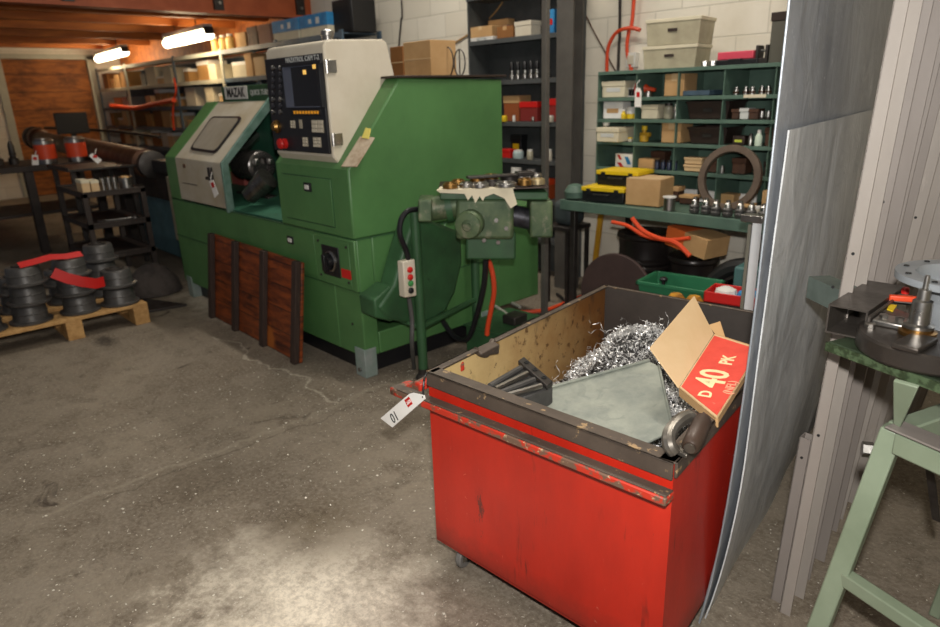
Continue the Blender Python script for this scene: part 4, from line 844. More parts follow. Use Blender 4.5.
# bed cloth, tray and loose parts
tz = atp(440, 190, A-VF*.1, VF).z+.012
tA = hp(440, 190, -.1); tB = hp(546, 190, -.1); zt_ = max(tA.z, tB.z)+.002
zt_ = hp(495, 190, -.1).z+.004
o = thing('parts_board', Vector((tA.x, tA.y, zt_)), 'thin dark board on top of the green conveyor head, covered with turned parts', 'board')
def tp(u, v, z=0): q = tA+(tB-tA)*u+VF*v; return Vector((q.x, q.y, zt_+z))
MB().slab([tp(-.02, -.03), tp(1.02, -.03), tp(1.02, .33), tp(-.02, .33)], .006, (0, 0, 1)).build('board', DARKBOX, o, .002)
o = thing('cleaning_rag', tp(.2, -.03, 0), 'cream torn rag draped over the front edge of the conveyor board', 'rag')
rg = [tp(-.03, -.04, .008), tp(.3, -.045, .008), tp(.68, -.045, .008), tp(.72, -.045, -.07), tp(.66, -.045, -.09), tp(.6, -.045, -.04), tp(.5, -.045, -.015), tp(.42, -.045, -.03), tp(.4, -.045, -.05), tp(.37, -.045, -.025), tp(.33, -.045, -.06), tp(.3, -.045, -.02), tp(.26, -.045, -.045), tp(.23, -.045, -.012), tp(0, -.045, -.003)]
MB().slab(rg, .004, (VF.x, VF.y, 0)).build('hanging_edge', CREAMBOX, o); MB().slab([tp(-.03, -.045, .0075), tp(.7, -.045, .0075), tp(.62, .1, .0075), tp(0, .08, .0075)], .003, (0, 0, 1)).build('flat_part', CREAMBOX, o)
rings = [(.1, .0, .038, .022, BRASS), (.17, .14, .035, .02, BRASS), (.25, .02, .036, .018, STEEL), (.38, .0, .045, .018, STEEL), (.36, .18, .04, .03, BRASS), (.5, .06, .05, .02, DSTEEL), (.5, .24, .04, .03, BRASS), (.62, .0, .055, .018, STEEL), (.68, .18, .05, .03, DSTEEL), (.8, .02, .035, .03, BRASS), (.8, .2, .04, .03, STEEL), (.93, .04, .036, .026, pm('pale_brass', '#c9b68c', None, rough=.35, metal=.7)), (.95, .22, .03, .03, STEEL)]
nm_ = {id(BRASS): 'brass', id(STEEL): 'steel', id(DSTEEL): 'dark steel'}
oc = ['first', 'second', 'third', 'fourth', 'fifth', 'sixth', 'seventh', 'eighth', 'ninth', 'tenth', 'eleventh', 'twelfth', 'last']
for i, (u, v, r, h, mm) in enumerate(rings):
    q = tp(u, v, .012); o = thing('turned_ring', q, '%s turned ring, %s from the left on the conveyor board%s' % (nm_.get(id(mm), 'pale brass'), oc[i], ', back row' if v > .12 else ''), 'machine part', 'turned rings on the conveyor board')
    MB().pipe((0,0,0), (0,0,h), r, r*.6, 20).build('ring', mm, o, .002, world=False); MB().pipe((0,0,h), (0,0,h+.005), r*.8, r*.62, 20).build('lip', mm, o, world=False)
q = tp(.3, .1, .045); o = MB().box(-.14, .2, -.03, .03, 0, .012).box(.12, .2, -.04, .04, 0, .02).build('steel_bar', DSTEEL, None, .003); o.location = tp(.52, .12, .045); o.rotation_euler = (0, 0, yaw+.2); tag(o, 'flat dark steel bar lying across the turned rings', 'bar')
# pendant box
pb = thing('pendant_box', at(410, 280, 'x', -2.62), 'cream pendant control with red and green buttons strapped to the green leg', 'pendant')
P1, P2, P3, P4 = [at(x, y, 'x', -2.66) for x, y in ((403, 262), (415, 259), (417, 296), (405, 298))]
MB().slab([P1, P2, P3, P4], .05, (-1, 0, 0)).build('case', CREAM, pb, .006)
for fy, mm in ((.25, REDP), (.45, REDP), (.62, pm('green_button', '#3f8a4a', None, rough=.4)), (.82, BLK)):
    q = (P1+P2)/2*(1-fy)+(P3+P4)/2*fy; MB().lathe([(.016, 0), (.016, .008), (.01, .012)], q, (1, 0, 0), 12).build('button', mm, pb)
cable('power_cable', [at(x, y, 'x', -2.68) for x, y in ((409, 262), (406, 250), (400, 235), (401, 220), (408, 211), (420, 209))], .014, BLK, 'grey cable looping from the pendant up to the conveyor head')
cable('power_cable', [Vector(at(409, 298, 'x', -2.68)), Vector(at(412, 320, 'x', -2.68)), Vector(at(412, 345, 'x', -2.68)), at(414, 368, 'z', .015)], .012, pm('grey_rubber', '#4d4d4b'), 'grey cable hanging from the pendant down to the floor')
cable('air_hose', [at(x, y, 'y', 2.55) for x, y in ((482, 254), (489, 262), (493, 276), (494, 292), (491, 310), (488, 325), (487, 335))], .014, ORG, 'orange hose curving down from the conveyor gearbox to the coolant tank', 'hose')
cable('drain_hose', [at(x, y, 'y', 2.5) for x, y in ((486, 255), (484, 285), (476, 318), (468, 338), (456, 338), (446, 326), (440, 316))], .016, BLK, 'black hose sagging in a loop under the conveyor', 'hose')
cable('drain_hose', [Vector(at(x, y, 'z', .16)) for x, y in ((468, 290), (485, 294), (505, 300), (520, 307))], .012, pm('grey_pipe', '#8f8d84', None, rough=.4), 'pale grey pipe running to the dark green coolant tank', 'pipe')
cable('drain_hose', [Vector(at(x, y, 'z', .18)) for x, y in ((462, 296), (480, 298), (498, 308), (512, 318))], .011, pm('grey_pipe2', '#a9a69b', None, rough=.4), 'second pale pipe crossing in front of the first near the coolant tank', 'pipe')
cable('air_hose', [at(x, y, 'z', .015) for x, y in ((520, 312), (545, 310), (565, 303), (590, 293), (612, 285))], .014, ORG, 'orange hose lying on the floor behind the red bin', 'hose')
cable('power_cable', [at(x, y, 'z', .015) for x, y in ((532, 316), (550, 314), (562, 308), (563, 300), (557, 294))], .012, BLK, 'black cable curled on the floor behind the red bin')
o = thing('coolant_tank', (-2.62, 2.8, 0), 'low dark green coolant tank on the floor right of the conveyor stand', 'tank', rz=R(3)); 
MB().box(-.22, .24, -.2, .2, 0, .17).build('tank', GREEN2, o, .008, world=False); MB().box(-.23, .25, -.21, .21, .17, .185).build('lid', GREEN2, o, .004, world=False); MB().box(-.05, .05, -.06, .06, .185, .24).build('pump', DSTEEL, o, .008, world=False)
MB().tube([(.12, -.08, .185), (.12, -.08, .22), (.12, .08, .22), (.12, .08, .185)], .008).build('handle', DSTEEL, o, world=False)
# ------------------------------------------------------------ red scrap bin
RED0 = pm('plain_red', '#cb2a18', '#b32412', 3, .35, .7, .42, bump=.08, wear='#5d1a10', wsc=16, wlo=.66, whi=.72, stretch=(1.6, 1.6, .35))
t = NT('scuffed_red_paint'); sp = t.new('ShaderNodeSeparateXYZ'); t.l.new(t.tc.outputs['Object'], sp.inputs[0])
c = t.mix(t.ramp(t.noise(3, 6, .65, 0, None, (1.4, 1.4, .5)), .35, .68), lin('#bc2715'), lin('#a01e0f'))
dz = t.math('MULTIPLY', t.ramp(t.noise(26, 4, .7, 0, None, (1, 1, .13)), .60, .70), t.ramp(t.noise(5, 4, .6), .45, .6))
c = t.mix(t.math('MULTIPLY', dz, .75), c, lin('#4e1710'))
c = t.mix(t.math('MULTIPLY', t.ramp(t.noise(38, 4, .7, 1.5, None, (1, 1, .6)), .69, .72), .6), c, lin('#d8866e'))
c = t.mix(t.math('MULTIPLY', t.ramp(t.noise(14, 7, .75, 0, None, (1, 1, .35)), .66, .70), .8), c, lin('#3d2520'))
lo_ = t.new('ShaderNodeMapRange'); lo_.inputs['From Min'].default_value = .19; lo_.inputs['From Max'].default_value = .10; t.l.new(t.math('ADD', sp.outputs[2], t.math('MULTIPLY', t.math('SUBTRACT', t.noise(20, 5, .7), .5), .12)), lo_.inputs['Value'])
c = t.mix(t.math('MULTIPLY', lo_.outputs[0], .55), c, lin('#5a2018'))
t.l.new(c, t.b.inputs['Base Color']); t.b.inputs['Roughness'].default_value = .42; t.bump(t.noise(30, 5, .7), .12, .004); RED = t.m
RIMM = pm('worn_rim_steel', '#5e5248', '#473d35', 7, .35, .7, .5, .3, wear='#a68a66', wsc=24, wlo=.60, whi=.64)
RAIL = pm('chipped_red_rail', '#b8301c', '#6b5242', 22, .48, .54, .5, .1, wear='#b39a78', wsc=45, wlo=.60, whi=.63)
t = NT('rusty_cream_lining'); sp = t.new('ShaderNodeSeparateXYZ'); t.l.new(t.tc.outputs['Object'], sp.inputs[0])
gy = t.new('ShaderNodeMapRange'); gy.inputs['From Min'].default_value = -.35; gy.inputs['From Max'].default_value = .45; t.l.new(t.math('ADD', sp.outputs[1], t.math('MULTIPLY', t.math('SUBTRACT', t.noise(4, 6, .7), .5), .9)), gy.inputs['Value'])
c = t.mix(gy.outputs[0], lin('#d2b47c'), lin('#8f5a22'))
c = t.mix(t.math('MULTIPLY', t.ramp(t.noise(24, 6, .7), .58, .64), .85), c, lin('#5a3717'))
c = t.mix(t.math('MULTIPLY', t.ramp(t.noise(9, 6, .7, 0, None, (1, 1, .4)), .60, .72), .7), c, lin('#3f3026'))
t.l.new(c, t.b.inputs['Base Color']); t.b.inputs['Roughness'].default_value = .55; t.bump(t.noise(40, 5, .7), .2, .003); INNER = t.m
DINN = pm('dark_steel_lining', '#57504b', '#453f3b', 4, .35, .7, .45, .3, wear='#8d867e', wsc=30, wlo=.68, whi=.72)
FL, FR_, BR, BL = Vector((-1.482,1.194,0)), Vector((-.668,1.232,0)), Vector((-.845,2.40,0)), Vector((-1.644,2.325,0))
ZT, ZB = .70, .10
bn = thing('scrap_bin', (-1.16, 1.8, 0), 'red steel scrap bin on castors with a dark worn rim, full of scrap', 'bin')
cq = (FL+FR_+BR+BL)/4
def inn(p, d): return p+(cq-p).normalized()*d
def zz(p, z): return Vector((p.x, p.y, z))
q4 = (FL, FR_, BR, BL)
RB = pm('red_side', '#d42c18')
names = ('front_wall', 'side_wall', 'rear_wall', 'side_wall')
inner_m = (DINN, DINN, DINN, INNER)
for i in range(4):
    a, b = q4[i], q4[(i+1) % 4]; ai, bi = inn(a, .008), inn(b, .008)
    ztop = ZT-.004
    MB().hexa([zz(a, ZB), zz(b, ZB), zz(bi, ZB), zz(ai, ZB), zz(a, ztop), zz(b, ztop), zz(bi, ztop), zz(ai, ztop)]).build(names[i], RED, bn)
    ai, bi = inn(a, .009), inn(b, .009); a2, b2 = inn(a, .013), inn(b, .013)
    MB().hexa([zz(ai, ZB), zz(bi, ZB), zz(b2, ZB), zz(a2, ZB), zz(ai, ztop), zz(bi, ztop), zz(b2, ztop), zz(a2, ztop)]).build('lining', inner_m[i], bn)
MB().hexa([zz(p, ZB-.006) for p in q4]+[zz(p, ZB+.004) for p in q4]).build('bottom', RED, bn)
# angle-iron rim: front, right, rear, left (the left one is dented)
def rimseg(a, b, oa, w_top, h, name='rim', z=ZT, mat=RIMM, out=.008):
    d = (b-a).normalized(); n = Vector((-d.y, d.x, 0))
    if n.dot(cq-a) < 0: n = -n
    mb = MB()
    A0, B0 = a-n*out, b-n*out
    mb.hexa([zz(A0, z-h), zz(B0, z-h), zz(B0+n*.008, z-h), zz(A0+n*.008, z-h), zz(A0, z), zz(B0, z), zz(B0+n*.008, z), zz(A0+n*.008, z)])
    mb.hexa([zz(A0, z-.006), zz(B0, z-.006), zz(B0+n*w_top, z-.006), zz(A0+n*w_top, z-.006), zz(A0, z), zz(B0, z), zz(B0+n*w_top, z), zz(A0+n*w_top, z)])
    return mb.build(name, mat, bn, .002)
rimseg(FL, FR_, 0, .05, .045); rimseg(FR_, BR, 0, .045, .04); rimseg(BR, BL, 0, .02, .02)
Lp = FL.lerp(BL, .2); Lq = FL.lerp(BL, .29)
rimseg(FL, Lp, 0, .03, .03); rimseg(Lq, BL, 0, .026, .03)
MB().hexa([zz(Lp, .68), zz(Lq, .655), zz(Lq, .655)+Vector((.03,0,0)), zz(Lp, .68)+Vector((.03,0,0)), zz(Lp, .70), zz(Lq, .70), zz(Lq, .69)+Vector((.035,0,0)), zz(Lp, .69)+Vector((.035,0,0))]).build('dented_rim', RIMM, bn, .004)
MB().tube([zz(Lp, .695), zz(Lp.lerp(Lq, .5), .672)+Vector((.02, -.01, 0)), zz(Lq, .695)], .012).build('bent_lip', RIMM, bn)
# front rail running out to the left, with its return bar
d = (FR_-FL).normalized(); n = Vector((d.y, -d.x, 0))
def fp(u, o, z): q = FL+d*u+n*o; return Vector((q.x, q.y, z))
Lw = (FR_-FL).length
MB().hexa([fp(-.13, .008, .6), fp(Lw+.01, .008, .612), fp(Lw+.01, .05, .612), fp(-.13, .05, .6), fp(-.13, .008, .622), fp(Lw+.01, .008, .634), fp(Lw+.01, .05, .634), fp(-.13, .05, .622)]).build('front_rail', RAIL, bn, .004)
MB().hexa([fp(-.13, .012, .622), fp(Lw+.008, .012, .634), fp(Lw+.008, .046, .634), fp(-.13, .046, .622), fp(-.13, .012, .626), fp(Lw+.008, .012, .638), fp(Lw+.008, .046, .638), fp(-.13, .046, .626)]).build('rail_top', RIMM, bn, .001)
MB().hexa([fp(-.1, -.02, .602), fp(-.065, -.02, .602), fp(-.0, -.16, .65), fp(-.03, -.16, .65), fp(-.1, -.02, .63), fp(-.065, -.02, .63), fp(-.0, -.16, .68), fp(-.03, -.16, .68)]).build('return_bar', RAIL, bn, .004)
MB().hexa([fp(-.13, -.03, .6), fp(-.1, -.03, .6), fp(-.1, .05, .6), fp(-.13, .05, .6), fp(-.13, -.03, .626), fp(-.1, -.03, .626), fp(-.1, .05, .626), fp(-.13, .05, .626)]).build('rail_end', RAIL, bn, .004)
d2 = (BR-FR_).normalized(); n2_ = Vector((d2.y, -d2.x, 0))
for i, c in enumerate((FL+d*.075-n*.05, FR_-d*.075-n*.05, BR-d*.09+n*.1, BL+d*.09+n*.1)):
    cst = thing('x', (0,0,0), None, None); bpy.data.objects.remove(cst)
    fk = MB().box(c.x-.03, c.x+.03, c.y-.03, c.y+.03, .088, .095).box(c.x-.018, c.x-.014, c.y-.02, c.y+.02, .03, .09).box(c.x+.014, c.x+.018, c.y-.02, c.y+.02, .03, .09).build('castor', STEEL, bn, .001)
    MB().lathe([(.034, -.011), (.038, -.006), (.038, .006), (.034, .011)], (c.x, c.y, .038), (1, .2, 0), 24).build('wheel', pm('grey_wheel', '#6b6864', None, rough=.5), fk)
    MB().lathe([(.014, -.02), (.014, .02)], (c.x, c.y, .038), (1, .2, 0), 12).build('hub', STEEL, fk)
# contents: hidden load, swarf heap, plate, die block, carton, clamp
def bp_(u, v, z):      # bilinear point inside the bin
    p = FL.lerp(FR_, u).lerp(BL.lerp(BR, u), v); return Vector((p.x, p.y, z))
sw_m = pm('swarf_curls', '#f0efed', '#bdbbb9', 60, .35, .65, .3, .5, bump=0)
def hz(u, v):
    a = math.exp(-((u-.40)**2/.07+(v-.70)**2/.07)); b = math.exp(-((u-.80)**2/.03+(v-.42)**2/.08))
    return .38+.29*a+.15*b+.02*math.sin(u*31)*math.sin(v*27)
mb = MB(); N = 26
gv = [[mb.bm.verts.new(bp_(.02+.96*i/N, .015+.97*j/N, hz(i/N, j/N)-.012)) for j in range(N+1)] for i in range(N+1)]
for i in range(N):
    for j in range(N): mb.face([gv[i][j], gv[i+1][j], gv[i+1][j+1], gv[i][j+1]])
core = [mb.bm.verts.new(bp_(u, v, .106)) for u, v in ((.02,.015), (.98,.015), (.98,.985), (.02,.985))]
edge = [gv[i][0] for i in range(N+1)]+[gv[N][j] for j in range(1, N+1)]+[gv[i][N] for i in range(N-1, -1, -1)]+[gv[0][j] for j in range(N-1, 0, -1)]
nseg = len(edge); low = []
for k, v in enumerate(edge): low.append(mb.bm.verts.new((v.co.x, v.co.y, .106)))
for k in range(nseg): mb.face([edge[k], low[k], low[(k+1) % nseg], edge[(k+1) % nseg]])
mb.face(low)
heap = mb.build('metal_swarf', pm('packed_swarf', '#6f6d6b', '#2f2e2e', 70, .4, .6, .4, .8, bump=1, bsc=120, bd=.01)); 
tag(heap, 'heap of shiny silver metal shavings filling the red bin', 'metal shavings', kind='stuff')
mb = MB(); rr = random.Random(3)
for k in range(9000):
    u, v = rr.random()*.95+.025, rr.random()*.95+.025
    if rr.random() > (1 if hz(u, v) > .47 else .35): continue
    p = bp_(u, v, hz(u, v)-.006+rr.random()*.014); ax = Vector((rr.gauss(0,1), rr.gauss(0,1), rr.gauss(0,.7))).normalized(); x, y = frame(ax)
    r = .003+rr.random()*.005; pitch_ = .0015+rr.random()*.004; n_ = rr.randint(4, 10); w_ = ax*(.0011+rr.random()*.0012); pr = None; big = rr.random() < .02
    if big: n_ = 16; pitch_ *= 2.2; r *= 1.3; p.z += .01
    for j in range(n_):
        t_ = j*.85; c_ = p+(x*math.cos(t_)+y*math.sin(t_))*r+ax*pitch_*t_
        cur = (mb.bm.verts.new(c_-w_), mb.bm.verts.new(c_+w_))
        if pr: mb.face([pr[0], cur[0], cur[1], pr[1]])
        pr = cur
curls = mb.build('curls', sw_m, heap)
# long wispy strands sticking up at the back
for k in range(16):
    u, v = .38+rr.random()*.25, .80+rr.random()*.14; p = bp_(u, v, hz(u, v)-.01); q = p+Vector((rr.uniform(-.03,.03), rr.uniform(-.02,.02), rr.uniform(.03,.085)))
    MB().tube([p, (p+q)/2+Vector((rr.uniform(-.015,.015), 0, 0)), q], .0012, 4).build('strand', sw_m, heap)
# zinc-grey plate resting on the heap
PLM = pm('dusty_zinc_plate', '#8d938c', '#777d76', 5, .35, .65, .6, .25, wear='#aaa99b', wsc=9, wlo=.6, whi=.72)
t = NT('quilted_plate'); sp = t.new('ShaderNodeSeparateXYZ'); t.l.new(t.tc.outputs['Object'], sp.inputs[0])
c = t.mix(t.ramp(t.noise(7, 8, .65), .38, .65), lin('#757a73'), lin('#93968a'))
c = t.mix(t.math('MULTIPLY', t.ramp(t.noise(22, 6, .6, 1), .55, .7), .6), c, lin('#6c726c'))
t.l.new(c, t.b.inputs['Base Color']); t.b.inputs['Roughness'].default_value = .6; t.b.inputs['Metallic'].default_value = .2
t.bump(t.noise(9, 3, .5, 2), .3, .01); PLM = t.m
g0 = at(513, 398, 'z', .62); g1 = at(649, 361, 'z', .66); g1b = at(659, 366, 'z', .66); g2 = at(673, 430, 'z', .60); g3 = at(640, 446, 'z', .585); g4 = at(545, 418, 'z', .585)
g4 = at(538, 412, 'z', .585)
o = thing('steel_plate', g3, 'dusty grey trapezoid metal plate lying on the shavings in the red bin', 'plate')
MB().slab([g0, g1, g1b, g2, g3, g4], .007).build('plate', PLM, o, .002)
MB().tube([g0+Vector((0,0,.002)), g1+Vector((0,0,.003))], .005, 6, False).tube([g1b, g2], .005, 6, False).build('rolled_edge', PLM, o)
# slotted die block at the left front
o = thing('slotted_block', at(520, 385, 'z', .58), 'dark slotted steel block with bolts at the left end of the red bin', 'machine part')
b1, b2, b3, b4 = at(483, 390, 'z', .675), at(524, 362, 'z', .66), at(553, 387, 'z', .65), at(507, 404, 'z', .66)
MB().slab([b1, b2, b3, b4], .06, (0, 0, -1)).build('block', CAST, o, .004)
ex = (b3-b2).normalized(); ey = (b1-b2).normalized()
MB().slab([b2+ex*.0+Vector((0,0,.004)), b3+Vector((0,0,.004)), b3+ey*.045+Vector((0,0,.004)), b2+ey*.045+Vector((0,0,.004))], .016, (0,0,1)).build('end_bar', DSTEEL, o, .003)
for k in (.2, .5, .8): q = b2.lerp(b3, k)+ey*.022+Vector((0,0,.021)); MB().lathe([(.008, 0), (.008, .003), (.005, .003), (.005, 0)], q, (0,0,1), 12).build('bolt_hole', RUBBER, o)
for k in (.15, .38, .62, .85):
    s_ = b2.lerp(b3, k)+ey*.055+Vector((0,0,.01)); e_ = b1.lerp(b4, k)-ey*.02+Vector((0,0,.012)); MB().tube([s_, e_], .009, 8, False).build('rod', STEEL if k in (.38, .85) else CAST, o)
# opened carton with the red printed side
r_tl, r_tr, r_br, r_bl = at(714, 334, 'z', .755), at(761.5, 349, 'z', .755), at(717, 419, 'z', .715), at(679, 388, 'z', .715)
ctn = thing('opened_carton', r_bl, 'opened cardboard carton with a red printed side reading D 40PK in the red bin', 'box')
nn = (r_tr-r_tl).cross(r_bl-r_tl).normalized(); nn = nn if nn.z < 0 else -nn
r_br = atp(717, 419, r_tl, nn)
REDC = pm('red_printed_card', '#d8402e', '#c93524', 9, .4, .65, .55, wear='#e07a66', wsc=12, wlo=.66, whi=.74)
MB().slab([r_tl, r_tr, r_br, r_bl], .004, nn).build('red_side_panel', KRAFT2, ctn, .001)
cc = (r_tl+r_tr+r_br+r_bl)/4
MB().slab([cc+(p-cc)*.94-nn*.0008 for p in (r_tl, r_tr, r_br, r_bl)], .0006, -nn).build('red_print', REDC, ctn)
for a, b, h in ((r_tr, r_br, .02), (r_br, r_bl, .025), (r_tl, r_tr, .05)): MB().slab([a, b, b+nn*h, a+nn*h], .004).build('carton_wall', KRAFT, ctn)
f1, f2 = at(650, 348, 'z', .78), at(694.5, 296, 'z', .87)
MB().slab([r_bl, r_tl, f2, f1], .004).build('open_flap', KRAFT2, ctn, .001)
f3, f4, f5 = at(708, 325, 'z', .76), at(720, 321, 'z', .78), at(725, 337, 'z', .74)
MB().slab([r_tl-nn*.0+Vector((.0,.006,0)), f3, f4, f5], .004).build('small_flap', KRAFT, ctn, .001)
ux_ = (r_tl-r_bl).normalized(); uy_ = -((r_br-r_bl)+(r_tr-r_tl)).normalized(); 
CRI = pm('cream_print', '#efd9a6', None, rough=.6, bump=0)
Lc = (r_tl-r_bl).length; Wc = (r_tr-r_tl).length
def cpt(px_, py_): return atp(px_, py_, r_tl-nn*.0016, nn)
text('lettering', 'D', .046, cpt(704.5, 397), ux_, uy_, CRI, ctn, bold=.0012)
text('lettering', '40', .11, cpt(708.5, 387), ux_, uy_, CRI, ctn, bold=.002, sx=.95)
text('lettering', 'PK', .05, cpt(725.5, 364.5), ux_, uy_, CRI, ctn, bold=.0014)
text('lettering', '(NFL)', .032, cpt(727, 394), ux_, uy_, pm('pale_pink_print', '#e8a080', None, rough=.6, bump=0), ctn, bold=.0005)
# clamp tool with D-shaped jaw and round grip on the right front corner
o = thing('hand_grip_tool', at(690, 445, 'z', .7), 'worn D-shaped metal tool with dark round grip on the red bin rim', 'tool')
WORN = pm('worn_tool_metal', '#8f8a82', '#6d665d', 12, .35, .65, .35, .8)
zt2 = .735
MB().tube([at(674, 452, 'z', .712), at(669, 444, 'z', zt2-.005), at(670, 432, 'z', zt2+.01), at(679, 421, 'z', zt2+.02), at(690, 416, 'z', zt2+.02), at(692, 419, 'z', zt2+.02)], .016, 10).build('curved_guard', WORN, o)
MB().slab([at(674, 449, 'z', .712), at(687, 455, 'z', .712), at(690, 447, 'z', .715), at(678, 443, 'z', .715)], .012, (0, 0, -1)).build('foot_plate', WORN, o, .003)
a_, b_ = at(690, 448, 'z', .728), at(704, 418, 'z', .755)
GRIPM = pm('dark_brown_grip', '#4a3a32', '#35281f', 8, .35, .65, .4, .1)
MB().lathe([(.017, 0), (.021, .006), (.022, .03), (.021, (b_-a_).length-.01), (.015, (b_-a_).length)], a_, b_-a_, 20).build('grip', GRIPM, o)
MB().lathe([(.013, -.004), (.013, .0), (.006, .001)], a_, b_-a_, 14).build('end_cap', WORN, o)
# lot tag tied to the rim
ty = 1.125
o = thing('lot_tag', at(400, 412, 'y', ty), 'white tag with number 10 and red square tied to the red bin corner', 'tag')
T = [at(x, y, 'y', ty) for x, y in ((380.5, 418.3), (392.3, 427.5), (425, 399), (424.5, 395.5), (413, 392.8), (409, 394))]
MB().slab(T, .002, (0, 1, 0)).build('card', PAPER, o)
tx = (at(417, 393.5, 'y', ty)-at(383, 421, 'y', ty)).normalized()
up = Vector((-tx.z, 0, tx.x)); up = up if up.z > 0 else -up
rc = at(409, 403, 'y', ty-.0012)
sq = lambda c, a, b: [c-tx*a-up*b, c+tx*a-up*b, c+tx*a+up*b, c-tx*a+up*b]
rs = MB().slab(sq(at(408.5, 402, 'y', ty-.0005), .0155, .0125), .0006, (0, -1, 0)).build('red_square', REDP, o)
text('lettering', '10', .046, at(394, 416.5, 'y', ty-.001), -tx, -up, INK, o, align='CENTER', bold=-.0004)
text('lettering', 'LOT', .013, at(408.5, 402, 'y', ty-.0014), -tx, -up, PAPER, rs, align='CENTER', bold=.0004)
MB().tube([at(423, 397.5, 'y', ty), at(423.5, 388, 'y', ty+.02), at(424.5, 378, 'y', 1.16), at(428, 371, 'y', 1.2)], .0032, 6).build('tie', BLK, o)

# ------------------------------------------------------------ steel sheets and folded channels at the right
SHT = pm('grey_sheet_steel', '#9ea2a8', '#7c8188', 2.2, .35, .7, .5, .2, bump=.1, bsc=12, wear='#b9bdc2', wsc=5, wlo=.62, whi=.75, stretch=(1, 1, .4))
SHT2 = pm('dull_sheet_steel', '#b9bbbc', '#8f9295', 3, .4, .62, .5, .15, bump=.25, bsc=9, bd=.01, wear='#d6d8d9', wsc=7, wlo=.6, whi=.75, stretch=(1, 1, .5))
EDGM = pm('cut_steel_edge', '#9fa6ad', None, rough=.45, metal=.5)
def sheetmat(name, a, b, hi, dk):
    t = NT(name)
    c = t.mix(t.ramp(t.noise(2.4, 8, .62, .8, None, (1, 1, .6)), .38, .62), lin(a), lin(b))
    c = t.mix(t.math('MULTIPLY', t.ramp(t.noise(5.5, 8, .7, 1.2, None, (1, 1, .5)), .52, .66), .7), c, lin(hi))
    c = t.mix(t.math('MULTIPLY', t.ramp(t.noise(3.7, 7, .7, .5, None, (2, 2, .25)), .55, .7), .6), c, lin(dk))
    c = t.mix(t.math('MULTIPLY', t.ramp(t.noise(30, 5, .7, 1), .66, .7), .5), c, lin('#dcdedf'))
    t.l.new(c, t.b.inputs['Base Color']); t.b.inputs['Roughness'].default_value = .45; t.b.inputs['Metallic'].default_value = .15
    t.bump(t.noise(5, 5, .6, .6), .5, .02); return t.m
SHT = sheetmat('grey_sheet_steel', '#8d9198', '#a9adb2', '#b9bdc0', '#6a6f77')
SHT2 = sheetmat('dull_sheet_steel', '#b3b5b6', '#cfd1d1', '#e2e3e3', '#8b8e91')
def bowed(name, y0, y1, ztop, xf, th, mat, label, edge=True):
    """upright sheet standing along its own line, slightly bowed"""
    o = thing(name, (xf(y0, 0), y0, 0), label, 'sheet')
    mb = MB(); nz, ny = 18, 10; rings = []
    for i in range(nz+1):
        z = ztop*i/nz; r = []
        for j in range(ny+1): y = y0+(y1-y0)*j/ny; r.append(Vector((xf(y, z), y, z+.001)))
        for j in range(ny, -1, -1): y = y0+(y1-y0)*j/ny; r.append(Vector((xf(y, z)-th, y, z+.001)))
        rings.append(r)
    mb.ringed(rings).build('sheet', mat, o)
    if edge: MB().tube([Vector((xf(y0, ztop*k/10)-th/2, y0, max(.006, ztop*k/10))) for k in range(11)], th*.5, 6, True, 2).build('cut_edge', EDGM, o)
    return o
def xbig(y, z):
    b = -.722-.16*(y-1.57); l = .062*(1-math.exp(-z/.35)) + (.012 if z > 1 else .012*z)
    return b+l-.012+.006*math.sin(y*9)*math.exp(-z)
bowed('steel_sheet', 1.555, 3.5, 2.6, xbig, .005, SHT, 'tall dark blue grey steel sheet standing beside the right wall of the red bin')
def xsm(y, z): return xbig(y, z)+.007+.012*min(1, z/.5)+.004*math.sin(z*5+y*4)
bowed('steel_sheet', 1.585, 2.8, 1.40, xsm, .004, SHT2, 'shorter paler steel sheet with a wavy dented face, standing against the tall sheet', False)
CHN = pm('primer_grey_channel', '#928a84', '#7c746d', 3, .35, .7, .5, .25, bump=.08, wear='#a39a90', wsc=6, wlo=.66, whi=.78, stretch=(1, 1, .3))
chs = [(1.80, -.625, 2.5, .03, .035), (1.765, -.583, 2.45, .03, .1), (1.965, -.607, 2.55, .034, .12), (2.18, -.633, 2.4, .03, .1), (2.37, -.65, 2.5, .036, .13), (2.60, -.67, 2.45, .05, .12), (2.86, -.69, 2.5, .036, .16), (3.10, -.70, 2.4, .07, .12), (3.42, -.73, 2.5, .06, .14)]
CHN2 = pm('pale_primer_channel', '#a39b93', '#8d857d', 3, .35, .7, .5, .25, bump=.08, wear='#b8aea4', wsc=6, wlo=.62, whi=.75, stretch=(1, 1, .3))
ocn = ['nearest', 'second nearest', 'third nearest', 'fourth nearest', 'fifth nearest', 'sixth nearest', 'seventh nearest', 'eighth nearest', 'farthest']
for i, (y, x, h, w, D) in enumerate(chs):
    o = thing('steel_channel', (x, y, 0), 'long grey folded steel channel standing upright beside the sheets, %s of nine' % ocn[i], 'channel', 'folded steel channels beside the sheets')
    lx = .08+.022*max(0, i-1)**1.3
    def lean(px_, py_, z): return Vector((px_+lx*z/2.5, py_+.03*z/2.5, z))
    tt = .003; cm = CHN2 if i in (1, 4, 5, 7) else CHN
    if i == 0: h = .56
    for nm, (x0, x1, y0, y1) in (('near_web', (x, x+w, y, y+tt)), ('side_web', (x, x+tt, y, y+D)), ('far_flange', (x, x+w, y+D, y+D+tt))):
        MB().hexa([lean(x0, y0, .001), lean(x1, y0, .001), lean(x1, y1, .001), lean(x0, y1, .001), lean(x0, y0, h), lean(x1, y0, h), lean(x1, y1, h), lean(x0, y1, h)]).build(nm, cm, o)
    for k in range(2): q = lean(x+w*.5, y, .5+.5*k+.1*(i % 3)); MB().cyl(q, q-Vector((0, .002, 0)), .004, seg=8).build('hole', RUBBER, o)

